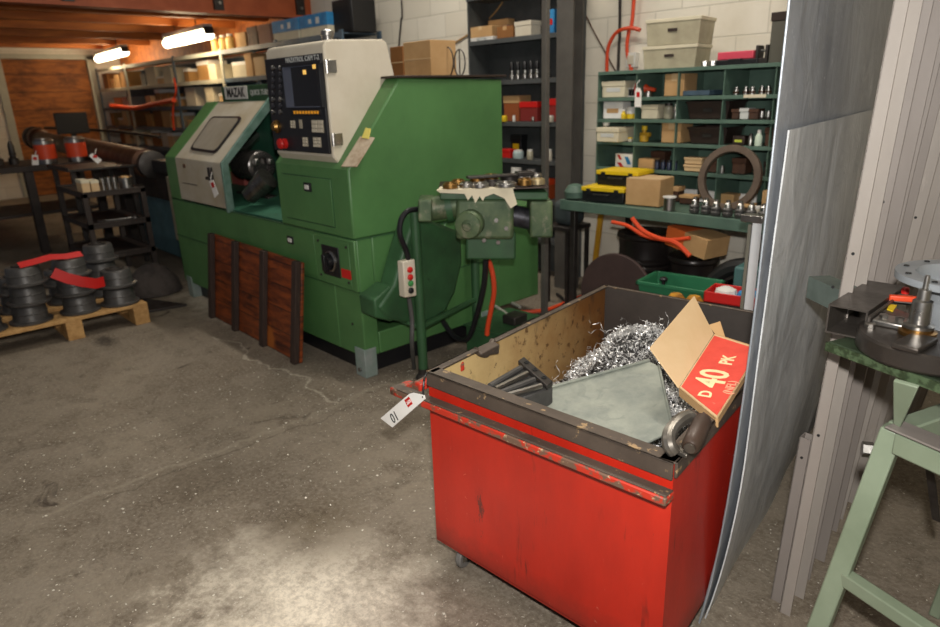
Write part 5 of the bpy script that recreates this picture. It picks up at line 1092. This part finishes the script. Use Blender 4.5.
# ------------------------------------------------------------ pale green stand with steel parts at the right edge
PGR = pm('pale_green_paint', '#84907a', '#717d67', 4, .35, .7, .45, bump=.05, wear='#4c5b45', wsc=14, wlo=.68, whi=.75)
st = thing('work_stand', (-.3, 1.85, 0), 'pale green steel work stand with splayed legs at the right edge', 'stand')
def beam(a, b, w, h, name, mat=PGR, par=st, up=(0, 0, 1), bev=.004):
    a, b = Vector(a), Vector(b); d_ = (b-a).normalized(); s_ = d_.cross(Vector(up)).normalized()*w/2; u_ = s_.cross(d_).normalized()*h/2
    return MB().hexa([a-s_-u_, a+s_-u_, a+s_+u_, a-s_+u_, b-s_-u_, b+s_-u_, b+s_+u_, b-s_+u_]).build(name, mat, par, bev)
ex = Vector((.95, -.31, 0)).normalized(); ey = Vector((.31, .95, 0)).normalized()
FT = at(891, 437, 'z', .745); FT = Vector((FT.x, FT.y, .745)); LB = at(795, 690, 'z', 0)
LBf = Vector((LB.x, LB.y, .0))
beam(LBf, FT+(FT-LBf)*.03, .045, .045, 'leg', up=(0, 1, 0))
beam(FT+ex*.02, FT+ex*.75, .05, .05, 'top_rail'); beam(FT+ey*.02, FT+ey*.5, .05, .05, 'top_rail')
RT = FT+ex*.75; beam(LBf+ex*.85, RT, .052, .05, 'leg', up=(0, 1, 0))
RR = FT+ey*.5; RB_ = LBf+ey*.58; beam(RB_, RR, .03, .03, 'leg', up=(0, 1, 0)); beam(LBf+ex*.85+ey*.58, RT+ey*.5, .03, .03, 'leg', up=(0, 1, 0)); beam(RR, RT+ey*.5, .05, .05, 'top_rail')
c1 = LBf.lerp(FT, .5); beam(c1+ex*.0, (LBf+ex*.85).lerp(RT, .5), .035, .035, 'cross_bar')
PZ = .93
pc = [at(828, 341, 'z', PZ), at(942, 382, 'z', PZ)]
pv = (pc[1]-pc[0]); pe = Vector((-pv.y, pv.x, 0)).normalized()
P0, P1_ = pc[0], pc[0]+pv.normalized()*.75
o_ = MB().slab([P0, P1_, P1_+pe*.5, P0+pe*.5], .022, (0, 0, -1)).build('top_plate', pm('patchy_green_plate', '#3c4a36', '#273022', 14, .4, .6, .45, .2), st, .003)
MB().slab([P0-pe*.004-Vector((0,0,.001)), P1_-pe*.004-Vector((0,0,.001)), P1_-pe*.004-Vector((0,0,.022)), P0-pe*.004-Vector((0,0,.022))], .003, -pe).build('mesh_edge', pm('knurled_green_edge', '#44543a', '#29351f', 60, .45, .55, .5, bump=.6, bsc=150), st)
MB().slab([at(893, 381, 'z', .908), at(918, 388, 'z', .908), at(900, 428, 'z', .78), at(893, 424, 'z', .78)], .01).build('gusset', PGR, st, .002)
g2_ = P0+pv.normalized()*.6+pe*.1; MB().slab([g2_+Vector((0,0,-.022)), g2_+pv.normalized()*.1+Vector((0,0,-.022)), g2_+Vector((0,0,-.17))], .01, pe).build('gusset', PGR, st, .002)
beam(at(893, 424, 'z', .778), at(893, 424, 'z', .778)+ex*.6, .06, .006, 'shelf_plate', CHN); 
MB().cyl(Vector((FT.x-.03, FT.y, .70)), Vector((FT.x-.05, FT.y-.01, .70)), .018, seg=6).build('bolt', STEEL, st)
beam(FT+ex*.02+ey*.1+Vector((0,0,-.03)), FT+ex*.0+ey*.25+Vector((.0, .0,-.30)), .02, .006, 'brace', DSTEEL)
# column under the plate so that it is carried by the frame
q = P0+pv.normalized()*.42+pe*.25; MB().box(q.x-.05, q.x+.05, q.y-.05, q.y+.05, .73, PZ-.022).build('pedestal', PGR, st, .004)
# faceplate (chuck) with fittings
CB = pm('dark_machined_steel', '#5d5650', '#48423d', 8, .35, .65, .32, .8)
cz = PZ+.001
cc_ = at(934, 336, 'z', .975); cc_ = Vector((cc_.x, cc_.y, cz))
fpz = thing('face_plate', cc_, 'heavy round dark steel face plate lying on the green stand', 'machine part')
MB().lathe([(.125, 0), (.14, .004), (.145, .01), (.145, .042), (.14, .047), (.05, .047)], cc_, (0,0,1), 56).build('disc', CB, fpz)
for k in range(6):
    a = k*1.047+.3; q = cc_+Vector((math.cos(a)*.12, math.sin(a)*.12, .0475)); MB().lathe([(.012, 0), (.012, .008), (.007, .009)], q, (0,0,1), 8).build('socket_bolt', STEEL, fpz)
for k, a in enumerate((.4, 2.5, 4.6)):
    dv = Vector((math.cos(a), math.sin(a), 0)); sd = Vector((-dv.y, dv.x, 0)); q = cc_+dv*.1+Vector((0,0,.047))
    MB().hexa([q-dv*.05-sd*.025, q+dv*.05-sd*.025, q+dv*.05+sd*.025, q-dv*.05+sd*.025]+[p+Vector((0,0,.012)) for p in (q-dv*.05-sd*.025, q+dv*.05-sd*.025, q+dv*.05+sd*.025, q-dv*.05+sd*.025)]).build('jaw', CB, fpz, .003)
tz2 = cz+.048
q = at(917, 334, 'z', tz2); q = Vector((q.x, q.y, tz2))
o = thing('taper_arbor', q, 'upright shiny steel taper arbor with a brass ring, standing on the round face plate', 'machine part')
MB().lathe([(.036, 0), (.036, .008), (.03, .01), (.03, .016)], q, (0,0,1), 24).build('brass_ring', BRASS, o); MB().lathe([(.03, .016), (.03, .022), (.021, .026), (.019, .075), (.013, .078), (.012, .1), (.006, .102), (.005, .13)], q, (0,0,1), 24).build('arbor', STEEL, o)
# flange ring on a dark block behind
fq = at(968, 284, 'z', 1.07); blk = Vector((fq.x, fq.y, cz))
o = thing('flange_bowl', blk, 'pale grey bolted flange ring standing behind the face plate at the right edge', 'machine part')
MB().lathe([(.08, 0), (.085, .01), (.085, .12), (.1, .14), (.14, .145), (.14, .16), (.1, .16), (.09, .14), (.075, .03), (.02, .03)], blk, (0,0,1), 48).build('flange', pm('pale_grey_flange', '#a3a8ac', '#8d9296', 6, .35, .65, .35, .4), o)
for k in range(10): a = k*.628; q = blk+Vector((math.cos(a)*.122, math.sin(a)*.122, .1605)); MB().lathe([(.006, 0), (.006, .002)], q, (0,0,1), 10).build('bolt_hole', RUBBER, o)
q = blk+Vector((-.01, 0, .03)); MB().lathe([(.012, 0), (.012, .16), (.006, .165), (.006, .2)], q, (0,0,1), 12).build('centre_pin', STEEL, o)
# orange-handled tool, yellow chip
o = thing('red_handled_file', at(905, 300, 'z', 1.0), 'orange red handled flat tool lying across the face plate', 'tool')
a_, b_ = at(889, 297.5, 'z', 1.0), at(928, 300, 'z', 1.0)
beam(a_, b_, .016, .014, 'handle', ORG, o, (0,0,1), .003); beam(b_, b_+(b_-a_).normalized()*.03-Vector((0,0,.006)), .018, .012, 'steel_tip', STEEL, o)
q = at(905, 293.5, 'z', 1.0); MB().lathe([(.009, 0), (.009, .012), (.006, .016)], q, (0,0,1), 10).build('knob', REDP, o)
MB().tube([a_-Vector((0,0,.008)), b_-Vector((0,0,.012))], .006, 6, False).build('rod', STEEL, o)
o = MB().slab([at(x, y, 'z', .992) for x, y in ((887, 309), (889.5, 304), (897, 305), (893, 311))], .01, (0,0,-1)).build('yellow_tag', YEL); tag(o, 'small bright yellow plastic square lying near the orange handled tool', 'tag')
cube = thing('gauge_block', at(893, 325, 'z', .985), 'small steel clamp block with bolts on the left edge of the face plate', 'machine part')
q = at(893, 322, 'z', .985)
MB().box(q.x-.035, q.x+.03, q.y-.03, q.y+.03, cz+.047, cz+.06).build('block', STEEL, cube, .003)
for dx in (-.02, .012): MB().lathe([(.009, 0), (.009, .008), (.004, .009)], (q.x+dx, q.y, cz+.06), (0,0,1), 6).build('bolt', STEEL, cube)
# rectangular tubes at the left end of the plate
def rtube(A_, B_, w, h, t_, mat, par, name='tube'):
    A_, B_ = Vector(A_), Vector(B_); d_ = (B_-A_).normalized(); s_ = d_.cross(Vector((0,0,1))).normalized(); u_ = s_.cross(d_)
    mb = MB(); rings = []
    for P_, k in ((A_, 1), (B_, 1), (B_, 0), (A_, 0)):
        ww, hh = (w/2, h/2) if k else (w/2-t_, h/2-t_)
        rings.append([P_-s_*ww-u_*hh, P_+s_*ww-u_*hh, P_+s_*ww+u_*hh, P_-s_*ww+u_*hh])
    return mb.ringed(rings, closed=True).build(name, mat, par)
t1 = thing('steel_box_section', at(865, 292, 'z', 1.0), 'short open dark steel box section lying on the left end of the green stand', 'box section')
BSM = pm('brown_steel_section', '#5e5852', '#4a443f', 7, .35, .65, .35, .6, wear='#8c857c', wsc=20, wlo=.66, whi=.74)
zc_ = PZ+.038
a_ = at(846, 322, 'z', zc_); b_ = at(884, 296, 'z', zc_)
a_ = Vector((a_.x, a_.y, zc_)); b_ = Vector((b_.x, b_.y, zc_))
rtube(a_, b_, .085, .07, .004, BSM, t1, 'section'); 
dd_ = (b_-a_).normalized(); ss_ = dd_.cross(Vector((0,0,1))).normalized()
if ss_.x < 0: ss_ = -ss_
beam(a_+ss_*.05-dd_*.02, b_+ss_*.05, .008, .06, 'side_strip', BSM, t1)
t2 = thing('square_tube', at(835, 290, 'z', .96), 'pale green grey steel tube sticking out behind the dark box section', 'tube')
a2 = at(818, 285, 'z', zc_-.0); b2 = at(870, 310, 'z', zc_); a2 = Vector((a2.x, a2.y, zc_-.004)); b2 = Vector((b2.x, b2.y, zc_-.004)); 
e2 = (a_+b_)/2; dv = (e2-a2).normalized()
rtube(a2, a2+dv*((e2-a2).length-.065), .06, .06, .004, pm('green_grey_tube', '#7f8b83', '#6a756e', 8, .35, .65, .4, .5), t2)
# white aluminium post standing behind the bin
o = thing('aluminium_post', (-1.2, 2.78, 0), 'white aluminium angle post standing behind the red bin next to the steel sheet', 'post')
q = at(757, 222, 'y', 2.8); zt3 = q.z
WAL = pm('white_aluminium', '#e8eaea', None, rough=.4)
MB().box(q.x-.012, q.x+.03, 2.78, 2.784, 0, zt3).box(q.x-.012, q.x-.008, 2.78, 2.83, 0, zt3).build('angle', WAL, o, .001)
MB().box(q.x-.028, q.x-.014, 2.78, 2.82, 0, zt3-.01).build('grey_strip', pm('olive_strip', '#7d7a6c', None, rough=.5), o, .001)
MB().box(q.x-.06, q.x+.035, 2.77, 2.83, zt3, zt3+.03).build('top_bracket', STEEL, o, .003)
MB().box(q.x-.03, q.x+.04, 2.77, 2.84, 0, .01).build('foot_plate', STEEL, o, .001)

# ------------------------------------------------------------ pallet with cast hubs
pal = thing('wooden_pallet', (-5.3, 1.0, 0), 'light wooden pallet on the floor at the left carrying stacked dark castings', 'pallet')
X1, Y0_, Y1_ = -4.96, .3, 1.46; X0 = -5.76
for i in range(5): x = X1-.1-i*.175; MB().box(x, x+.1, Y0_, Y1_, .128, .15).build('deck_board', WOODL, pal, .002)
for y in (Y0_+.0, .93, Y1_-.1):
    MB().box(X0, X1, y, y+.1, .106, .128).build('stringer_board', WOODL, pal, .002)
    for x in (X1-.13, -5.42, X0): MB().box(x, x+.13, y, y+.1, .018, .106).build('block', WOODL, pal, .003)
    MB().box(X0, X1, y, y+.1, 0, .018).build('bottom_board', WOODL, pal, .002)
hub = thing('cast_hub', (0, 0, 0), 'tmp', 'casting')
MB().lathe([(.125, 0), (.128, .004), (.128, .014), (.106, .02), (.103, .03), (.098, .105), (.09, .118), (.06, .12)], seg=36).build('drum', CAST, hub, world=False)
MB().lathe([(.103, .062), (.105, .066), (.103, .07)], seg=36).build('groove_ring', CAST, hub, world=False)
MB().pipe((0,0,.118), (0,0,.128), .06, .035, 24).build('bore_lip', DSTEEL, hub, world=False)
first = True
rows = [('front', -5.1, (.5, .78, 1.06, 1.33)), ('rear', -5.45, (.5, .78, 1.06, 1.33))]
cn = ['leftmost', 'second from left', 'third from left', 'rightmost']; lv = ['bottom', 'middle', 'top']
for rn, x, ys in rows:
    for ci, y in enumerate(ys):
        n_ = 2 if ci == 3 else 3
        if rn == 'rear': n_ = 2 if ci != 3 else 3
        for k in range(n_):
            o = hub if first else copy_tree(hub); first = False
            o.location = (x+.01*math.sin(ci*5+k), y+.008*math.cos(ci*3+k*2), .151+k*.129); o.rotation_euler = (0, 0, k*.7+ci); o['group'] = 'cast hubs on the pallet'
            o['label'] = 'dark cast hub, %s of %s stack, %s row on pallet' % (lv[k] if n_ == 3 or k == 0 else 'top', cn[ci], rn)
def strap(pts, label, w=.03, up=(0,0,1)):
    mb = MB(); P = [Vector(p) for p in pts]; rings = []
    for i, p in enumerate(P):
        d_ = (P[min(i+1, len(P)-1)]-P[max(i-1, 0)]).normalized(); s_ = d_.cross(Vector(up))
        s_ = s_.normalized()*w/2; z_ = Vector(up)*.002; rings.append([p-s_, p+s_, p+s_+z_, p-s_+z_])
    o = mb.ringed(rings).build('red_strap', REDP); tag(o, label, 'strap'); return o
s0 = .151+3*.129+.004
strap([(-5.02, .76, s0+.004), (-5.03, .86, s0+.012), (-5.05, .95, s0+.02), (-5.06, 1.04, s0+.006), (-5.08, 1.14, s0+.004)], 'red strap lying across the tops of the middle cast hub stacks', .05, (.6, 0, .8))
strap([(-4.985, .93, s0-.07), (-4.975, 1.0, s0-.12), (-4.965, 1.08, s0-.16), (-4.965, 1.16, s0-.19), (-4.985, 1.22, s0-.19)], 'red strap draped over the front of the third hub stack on the pallet', .07, (1, 0, 0))

# ------------------------------------------------------------ tool cart, bench and pipe at the left
CTM = pm('grimy_cart_steel', '#3c332e', '#2c2623', 6, .35, .7, .6, .35)
ct = thing('tool_cart', (-6.6, 1.7, 0), 'dark grimy three shelf steel cart standing behind the pallet', 'cart')
cx0, cx1, cy0, cy1 = -6.95, -6.14, 1.47, 1.96
for x in (cx0+.02, cx1-.02):
    for y in (cy0+.02, cy1-.02): MB().box(x-.02, x+.02, y-.02, y+.02, .0, .82).build('leg', CTM, ct, .002)
for z in (.3, .56, .82): 
    MB().box(cx0, cx1, cy0, cy1, z-.006, z).box(cx0, cx1, cy0, cy0+.006, z-.035, z+.012).box(cx0, cx1, cy1-.006, cy1, z-.035, z+.012).box(cx0, cx0+.006, cy0, cy1, z-.035, z+.012).box(cx1-.006, cx1, cy0, cy1, z-.035, z+.012).build('shelf', CTM, ct, .002)
for i, (y, h, m_) in enumerate(((1.53, .1, KRAFT2), (1.6, .09, KRAFT2))):
    q = thing('small_carton', (-6.3, y, .821), '%s pale carton at the left front of the cart top' % ('left' if i == 0 else 'right'), 'box'); MB().box(-.08, .08, -.03, .03, 0, h).build('body', m_, q, .002, world=False); MB().box(-.082, .082, -.032, .032, h*.75, h+.002).build('lid', CREAMBOX, q, .001, world=False)
for i, y in enumerate((1.67, 1.715, 1.76)):
    q = thing('socket_bit', (-6.25, y, .821), 'bright steel socket, %s of three on the cart top' % ('left', 'middle', 'right')[i], 'socket', 'sockets on the cart'); MB().lathe([(.016, 0), (.016, .05), (.02, .055), (.02, .1)]).build('body', STEEL, q, world=False); MB().pipe((0,0,.1), (0,0,.104), .02, .012, 12).build('lip', DSTEEL, q, world=False)
q = thing('steel_pot', (-6.28, 1.86, .821), 'round steel pot at the right of the cart top', 'pot'); MB().pipe((0,0,0), (0,0,.09), .055, .045, 24).build('wall', STEEL, q, world=False); MB().torus((0,0,.09), (0,0,1), .052, .005, 24, 6).build('rim', BRASS, q, world=False)
q = thing('spanner', (-6.26, 1.75, .563), 'bright spanner lying on the middle shelf of the cart', 'spanner', rz=1.4); MB().box(-.12, .1, -.012, .012, 0, .01).build('shank', STEEL, q, .003, world=False); MB().pipe((.12,0,0), (.12,0,.012), .03, .017, 16).build('ring_end', STEEL, q, world=False); MB().pipe((-.14,0,0), (-.14,0,.012), .035, .018, 6).build('jaw_end', STEEL, q, world=False)
tb_ = thing('tray_board', (-6.7, 1.72, .0), 'dark flat steel tray lying above the cart below the long pipe', 'tray'); tb_.location = (-7.3, 1.95, 0)
MB().box(-7.75, -7.0, 1.6, 2.2, .93, .95).box(-7.75, -7.0, 1.6, 1.61, .95, .97).build('plate', DSTEEL, tb_, .003)
for x, y in ((-7.7, 1.65), (-7.05, 1.65), (-7.7, 2.15), (-7.05, 2.15)): MB().box(x-.02, x+.02, y-.02, y+.02, 0, .93).build('leg', DSTEEL, tb_)
# old lathe bed / teal machine with long brown pipe
tl = thing('teal_machine', (-8, 2.5, 0), 'old teal machine bed with a beige end box behind the cart', 'machine')
MB().box(-7.6, -6.3, 2.35, 2.8, .05, .62).build('cabinet_base', pm('worn_teal_paint', '#4d7078', '#3d5a60', 5, .4, .7, .5), tl, .01); MB().box(-6.3, -5.85, 2.2, 2.8, .3, .88).build('end_box', pm('beige_box', '#9c907c', '#8c806c', 4, .4, .7, .55), tl, .01)
MB().box(-6.25, -5.9, 2.25, 2.75, 0, .3).build('foot', BLK, tl, .005); MB().box(-8.6, -6.2, 2.3, 2.75, .62, .92).build('bed', CTM, tl, .01); MB().box(-6.75, -5.85, 2.25, 2.75, .885, 1.0).build('headstock', BLK, tl, .01)
MB().box(-8.5, -8.1, 2.35, 2.75, 0, .62).build('foot', CTM, tl, .01)
PIPM = pm('rusty_brown_pipe', '#5f3f2b', '#452e22', 5, .35, .7, .5, .4)
pa, pb2 = at(36, 138, 'y', 2.5), at(150, 164, 'y', 2.3)
o = thing('long_pipe', (pa+pb2)/2, 'long rusty brown pipe lying across the old machine bed at the left', 'pipe')
pdv = pb2-pa; Lp_ = pdv.length
MB().lathe([(.13, 0), (.15, .05), (.15, .3), (.115, .34), (.115, Lp_*.45), (.135, Lp_*.46), (.135, Lp_-.1), (.1, Lp_-.08), (.1, Lp_)], pa, pdv, 28).build('barrel', PIPM, o)
MB().lathe([(.16, -.12), (.17, -.1), (.17, .05), (.12, .06)], pa, pdv, 28).build('end_flange', CTM, o); MB().lathe([(.12, Lp_), (.13, Lp_+.02), (.13, Lp_+.1), (.06, Lp_+.12)], pa, pdv, 28).build('chuck_end', DSTEEL, o)
for f in (.15, .5, .85): q = pa.lerp(pb2, f); MB().box(q.x-.06, q.x+.06, q.y-.1, q.y+.1, .9, q.z-.09).build('cradle', CTM, o, .005)
cable('steel_rail', [at(45, 128, 'y', 2.85), at(110, 131, 'y', 2.85), at(160, 137, 'y', 2.85)], .02, CTM, 'thin dark rail running behind the long brown pipe', 'rail')
lb = thing('steel_bench', (-8.7, 1.6, 0), 'dark heavy steel bench at the far left edge, loaded with tins and tooling', 'bench')
MB().box(-9.4, -8.35, .6, 2.25, .86, .92).build('bench_top', CTM, lb, .005)
for x, y in ((-8.4, 1.55), (-8.4, .65), (-9.3, .65), (-9.3, 2.2), (-8.4, 2.2)): MB().box(x-.05, x+.05, y-.04, y+.04, 0, .86).build('leg', CTM, lb, .004)
MB().box(-9.35, -8.4, .65, 2.2, .4, .43).build('lower_shelf', CTM, lb, .004)
for i, (py, l) in enumerate(((1.77, 'left'), (2.07, 'right'))):
    q = thing('paint_tin', (-8.5, py, .921), '%s of two orange banded tins on the dark steel bench' % l, 'tin', 'orange banded tins'); MB().lathe([(.1, 0), (.1, .03), (.1, .24), (.09, .25)], seg=24).build('tin_body', STEEL, q, world=False); MB().lathe([(.102, .05), (.102, .2)], seg=24).build('orange_band', ORG, q, world=False); MB().lathe([(.085, .25), (.085, .262), (.03, .264)], seg=24).build('lid', STEEL, q, world=False)
for i, (y, r, h) in enumerate(((1.0, .09, .3), (1.2, .06, .34), (1.36, .07, .3), (1.52, .05, .24))):
    q = thing('tool_spindle', (-8.8, y, .921), 'dark upright spindle, %s of four at the left end of the steel bench' % ('leftmost', 'second from left', 'third from left', 'rightmost')[i], 'machine part', 'spindles on the steel bench')
    MB().lathe([(r, 0), (r, .06), (r*.6, .08), (r*.6, h*.8), (r*.3, h)]).build('body', DSTEEL, q, world=False); MB().lathe([(r*.7, h*.4), (r*.7, h*.5)]).build('collar', CTM, q, world=False)
q = thing('monitor', (-10.6, 2.9, 0), 'black flat monitor on a stand in front of the boarded doorway', 'monitor')
mq = at(72, 124, 'x', -10.6)
MB().box(-10.62, -10.58, mq.y-.2, mq.y+.2, mq.z-.13, mq.z+.15).build('screen', BLK, q, .01); MB().box(-10.64, -10.6, mq.y-.03, mq.y+.03, .02, mq.z-.1).build('stand', BLK, q); MB().box(-10.8, -10.4, mq.y-.2, mq.y+.2, 0, .02).build('base', BLK, q)
for (x, y, sz, tone, yy, l) in ((35, 160, 4, PAPER, 1.7, 'small cream tag hanging at the left of the orange banded tins'), (95, 158, 5, PAPER, 1.9, 'small white tag on the long brown pipe')):
    q = thing('price_tag', at(x, y, 'x', -8.2 if yy == 1.7 else -7.0), l, 'tag'); XX = -8.34 if yy == 1.7 else -6.98
    MB().slab([at(x+a, y+b, 'x', XX) for a, b in ((-3, -5), (3, -5), (4, 5), (-3, 5))] if yy == 1.7 else [at(x+a, y+b, 'x', XX) for a, b in ((-6, -2), (-3, -5), (7, 2), (3, 6))], .003, (-1, 0, 0)).build('card', tone, q)
    MB().slab([at(x+a, y+b, 'x', XX+.004) for a, b in ((-2, -3), (2, -3), (2, 0), (-2, 0))], .002, (1, 0, 0)).build('red_mark', REDP, q)
    MB().tube([at(x, y-4, 'x', XX), at(x+1, y-9, 'x', XX-.02)], .004, 5, False).build('string', WHT, q)
# mat and bags beside the cart
o = MB().lathe([(.02, 0), (.22, .01), (.2, .1), (.12, .2), (.05, .24)], (-5.78, 1.78, 0), seg=14).build('cloth_bag', pm('grey_brown_cloth', '#4d4541', '#3b3532', 9, .4, .6, .9)); tag(o, 'slumped dark grey cloth bag on the floor between cart and lathe', 'bag')
o = MB().slab([(-5.75, 1.42, .001), (-5.2, 1.5, .001), (-5.15, 1.8, .001), (-5.6, 1.62, .001)], .02, (0,0,1)).build('floor_mat', DSTEEL, None, .004); tag(o, 'dark flat scrap plate on the powdery floor left of the lathe', 'plate')

# loose chips on the floor round the bin and lathe
mb = MB(); rr = random.Random(5)
for k in range(1500):
    if k % 3 == 0: x, y = rr.gauss(-2.75, .35), rr.gauss(2.0, .35)
    else: x, y = rr.uniform(-3.6, -.2), rr.uniform(.2, 2.2)
    if x < -2.95 and y > 1.9: continue
    s_ = .001+rr.random()*.0025; a = rr.random()*6.28
    e1 = Vector((math.cos(a), math.sin(a), rr.uniform(-.2, .2)))*s_*2; e2 = Vector((-math.sin(a), math.cos(a), rr.uniform(.1, .6)))*s_
    c_ = Vector((x, y, .002)); mb.slab([c_-e1, c_+e2, c_+e1, c_-e2], .0006, (0,0,1))
o = mb.build('floor_chips', pm('pale_chips', '#d8d2c4', None, rough=.4, metal=.3, bump=0)); tag(o, 'tiny pale metal chips scattered over the concrete floor', 'metal chips', kind='stuff')

# ------------------------------------------------------------ light
def area(name, loc, target, size, energy, col=(1,1,1), sy=None):
    l = bpy.data.lights.new(name, 'AREA'); l.energy = energy; l.color = col; l.size = size
    if sy: l.shape = 'RECTANGLE'; l.size_y = sy
    o = bpy.data.objects.new(name, l); C.objects.link(o); o.location = loc
    o.rotation_euler = (Vector(target)-Vector(loc)).to_track_quat('-Z', 'Y').to_euler(); return o
# camera flash, just above the lens
area('camera_flash', CO+CU*.16+CR*.02-CF*.02, CO+CF*4, .06, 60, (1, .97, .93))
# workshop strip lamps under the main ceiling (above the frame)
for i, (x, y) in enumerate(((-1.6, 2.6), (-4.2, 3.0), (-1.6, .2), (-4.8, .2))):
    o = thing('ceiling_lamp', (x, y, 3.7), 'white strip lamp on the high ceiling, %s' % ('front right', 'front left', 'rear right', 'rear left')[i], 'lamp', 'main ceiling lamps')
    MB().box(x-.75, x+.75, y-.06, y+.06, 3.64, 3.7).build('housing', WHT, o, .004); MB().cyl((x-.7, y, 3.62), (x+.7, y, 3.62), .018, seg=10).build('tube', emit('main_tube', '#fff6e6', 3), o)
    area('ceiling_light', (x, y, 3.58), (x, y, 0), 1.4, (46 if y > 1 else 10), (1, .93, .82), .12)
w = bpy.data.worlds.new('world'); bpy.context.scene.world = w; w.use_nodes = True
w.node_tree.nodes['Background'].inputs[0].default_value = (.8, .85, 1, 1); w.node_tree.nodes['Background'].inputs[1].default_value = .12
vs = bpy.context.scene.view_settings
vs.view_transform = 'Standard'; vs.look = 'None'; vs.gamma = 1; vs.exposure = 0; vs.use_curve_mapping = False

o = thing('price_tag', at(635, 95, 'y', 3.93), 'white tag with a red mark hanging from the top row of the pigeonhole shelf', 'tag')
MB().slab([at(x, y, 'y', 3.935) for x, y in ((636, 88), (640, 88), (641.5, 92), (641, 107), (634.5, 107), (635, 91))], .002, (0, 1, 0)).build('card', PAPER, o)
MB().slab([at(x, y, 'y', 3.932) for x, y in ((636.5, 92), (639.5, 92), (639.5, 97), (636.5, 97))], .001, (0, 1, 0)).build('red_mark', REDP, o)
MB().tube([at(638, 89, 'y', 3.935), at(637, 84, 'y', 3.94), at(640, 80, 'y', 3.96)], .0025, 5).build('string', WHT, o)
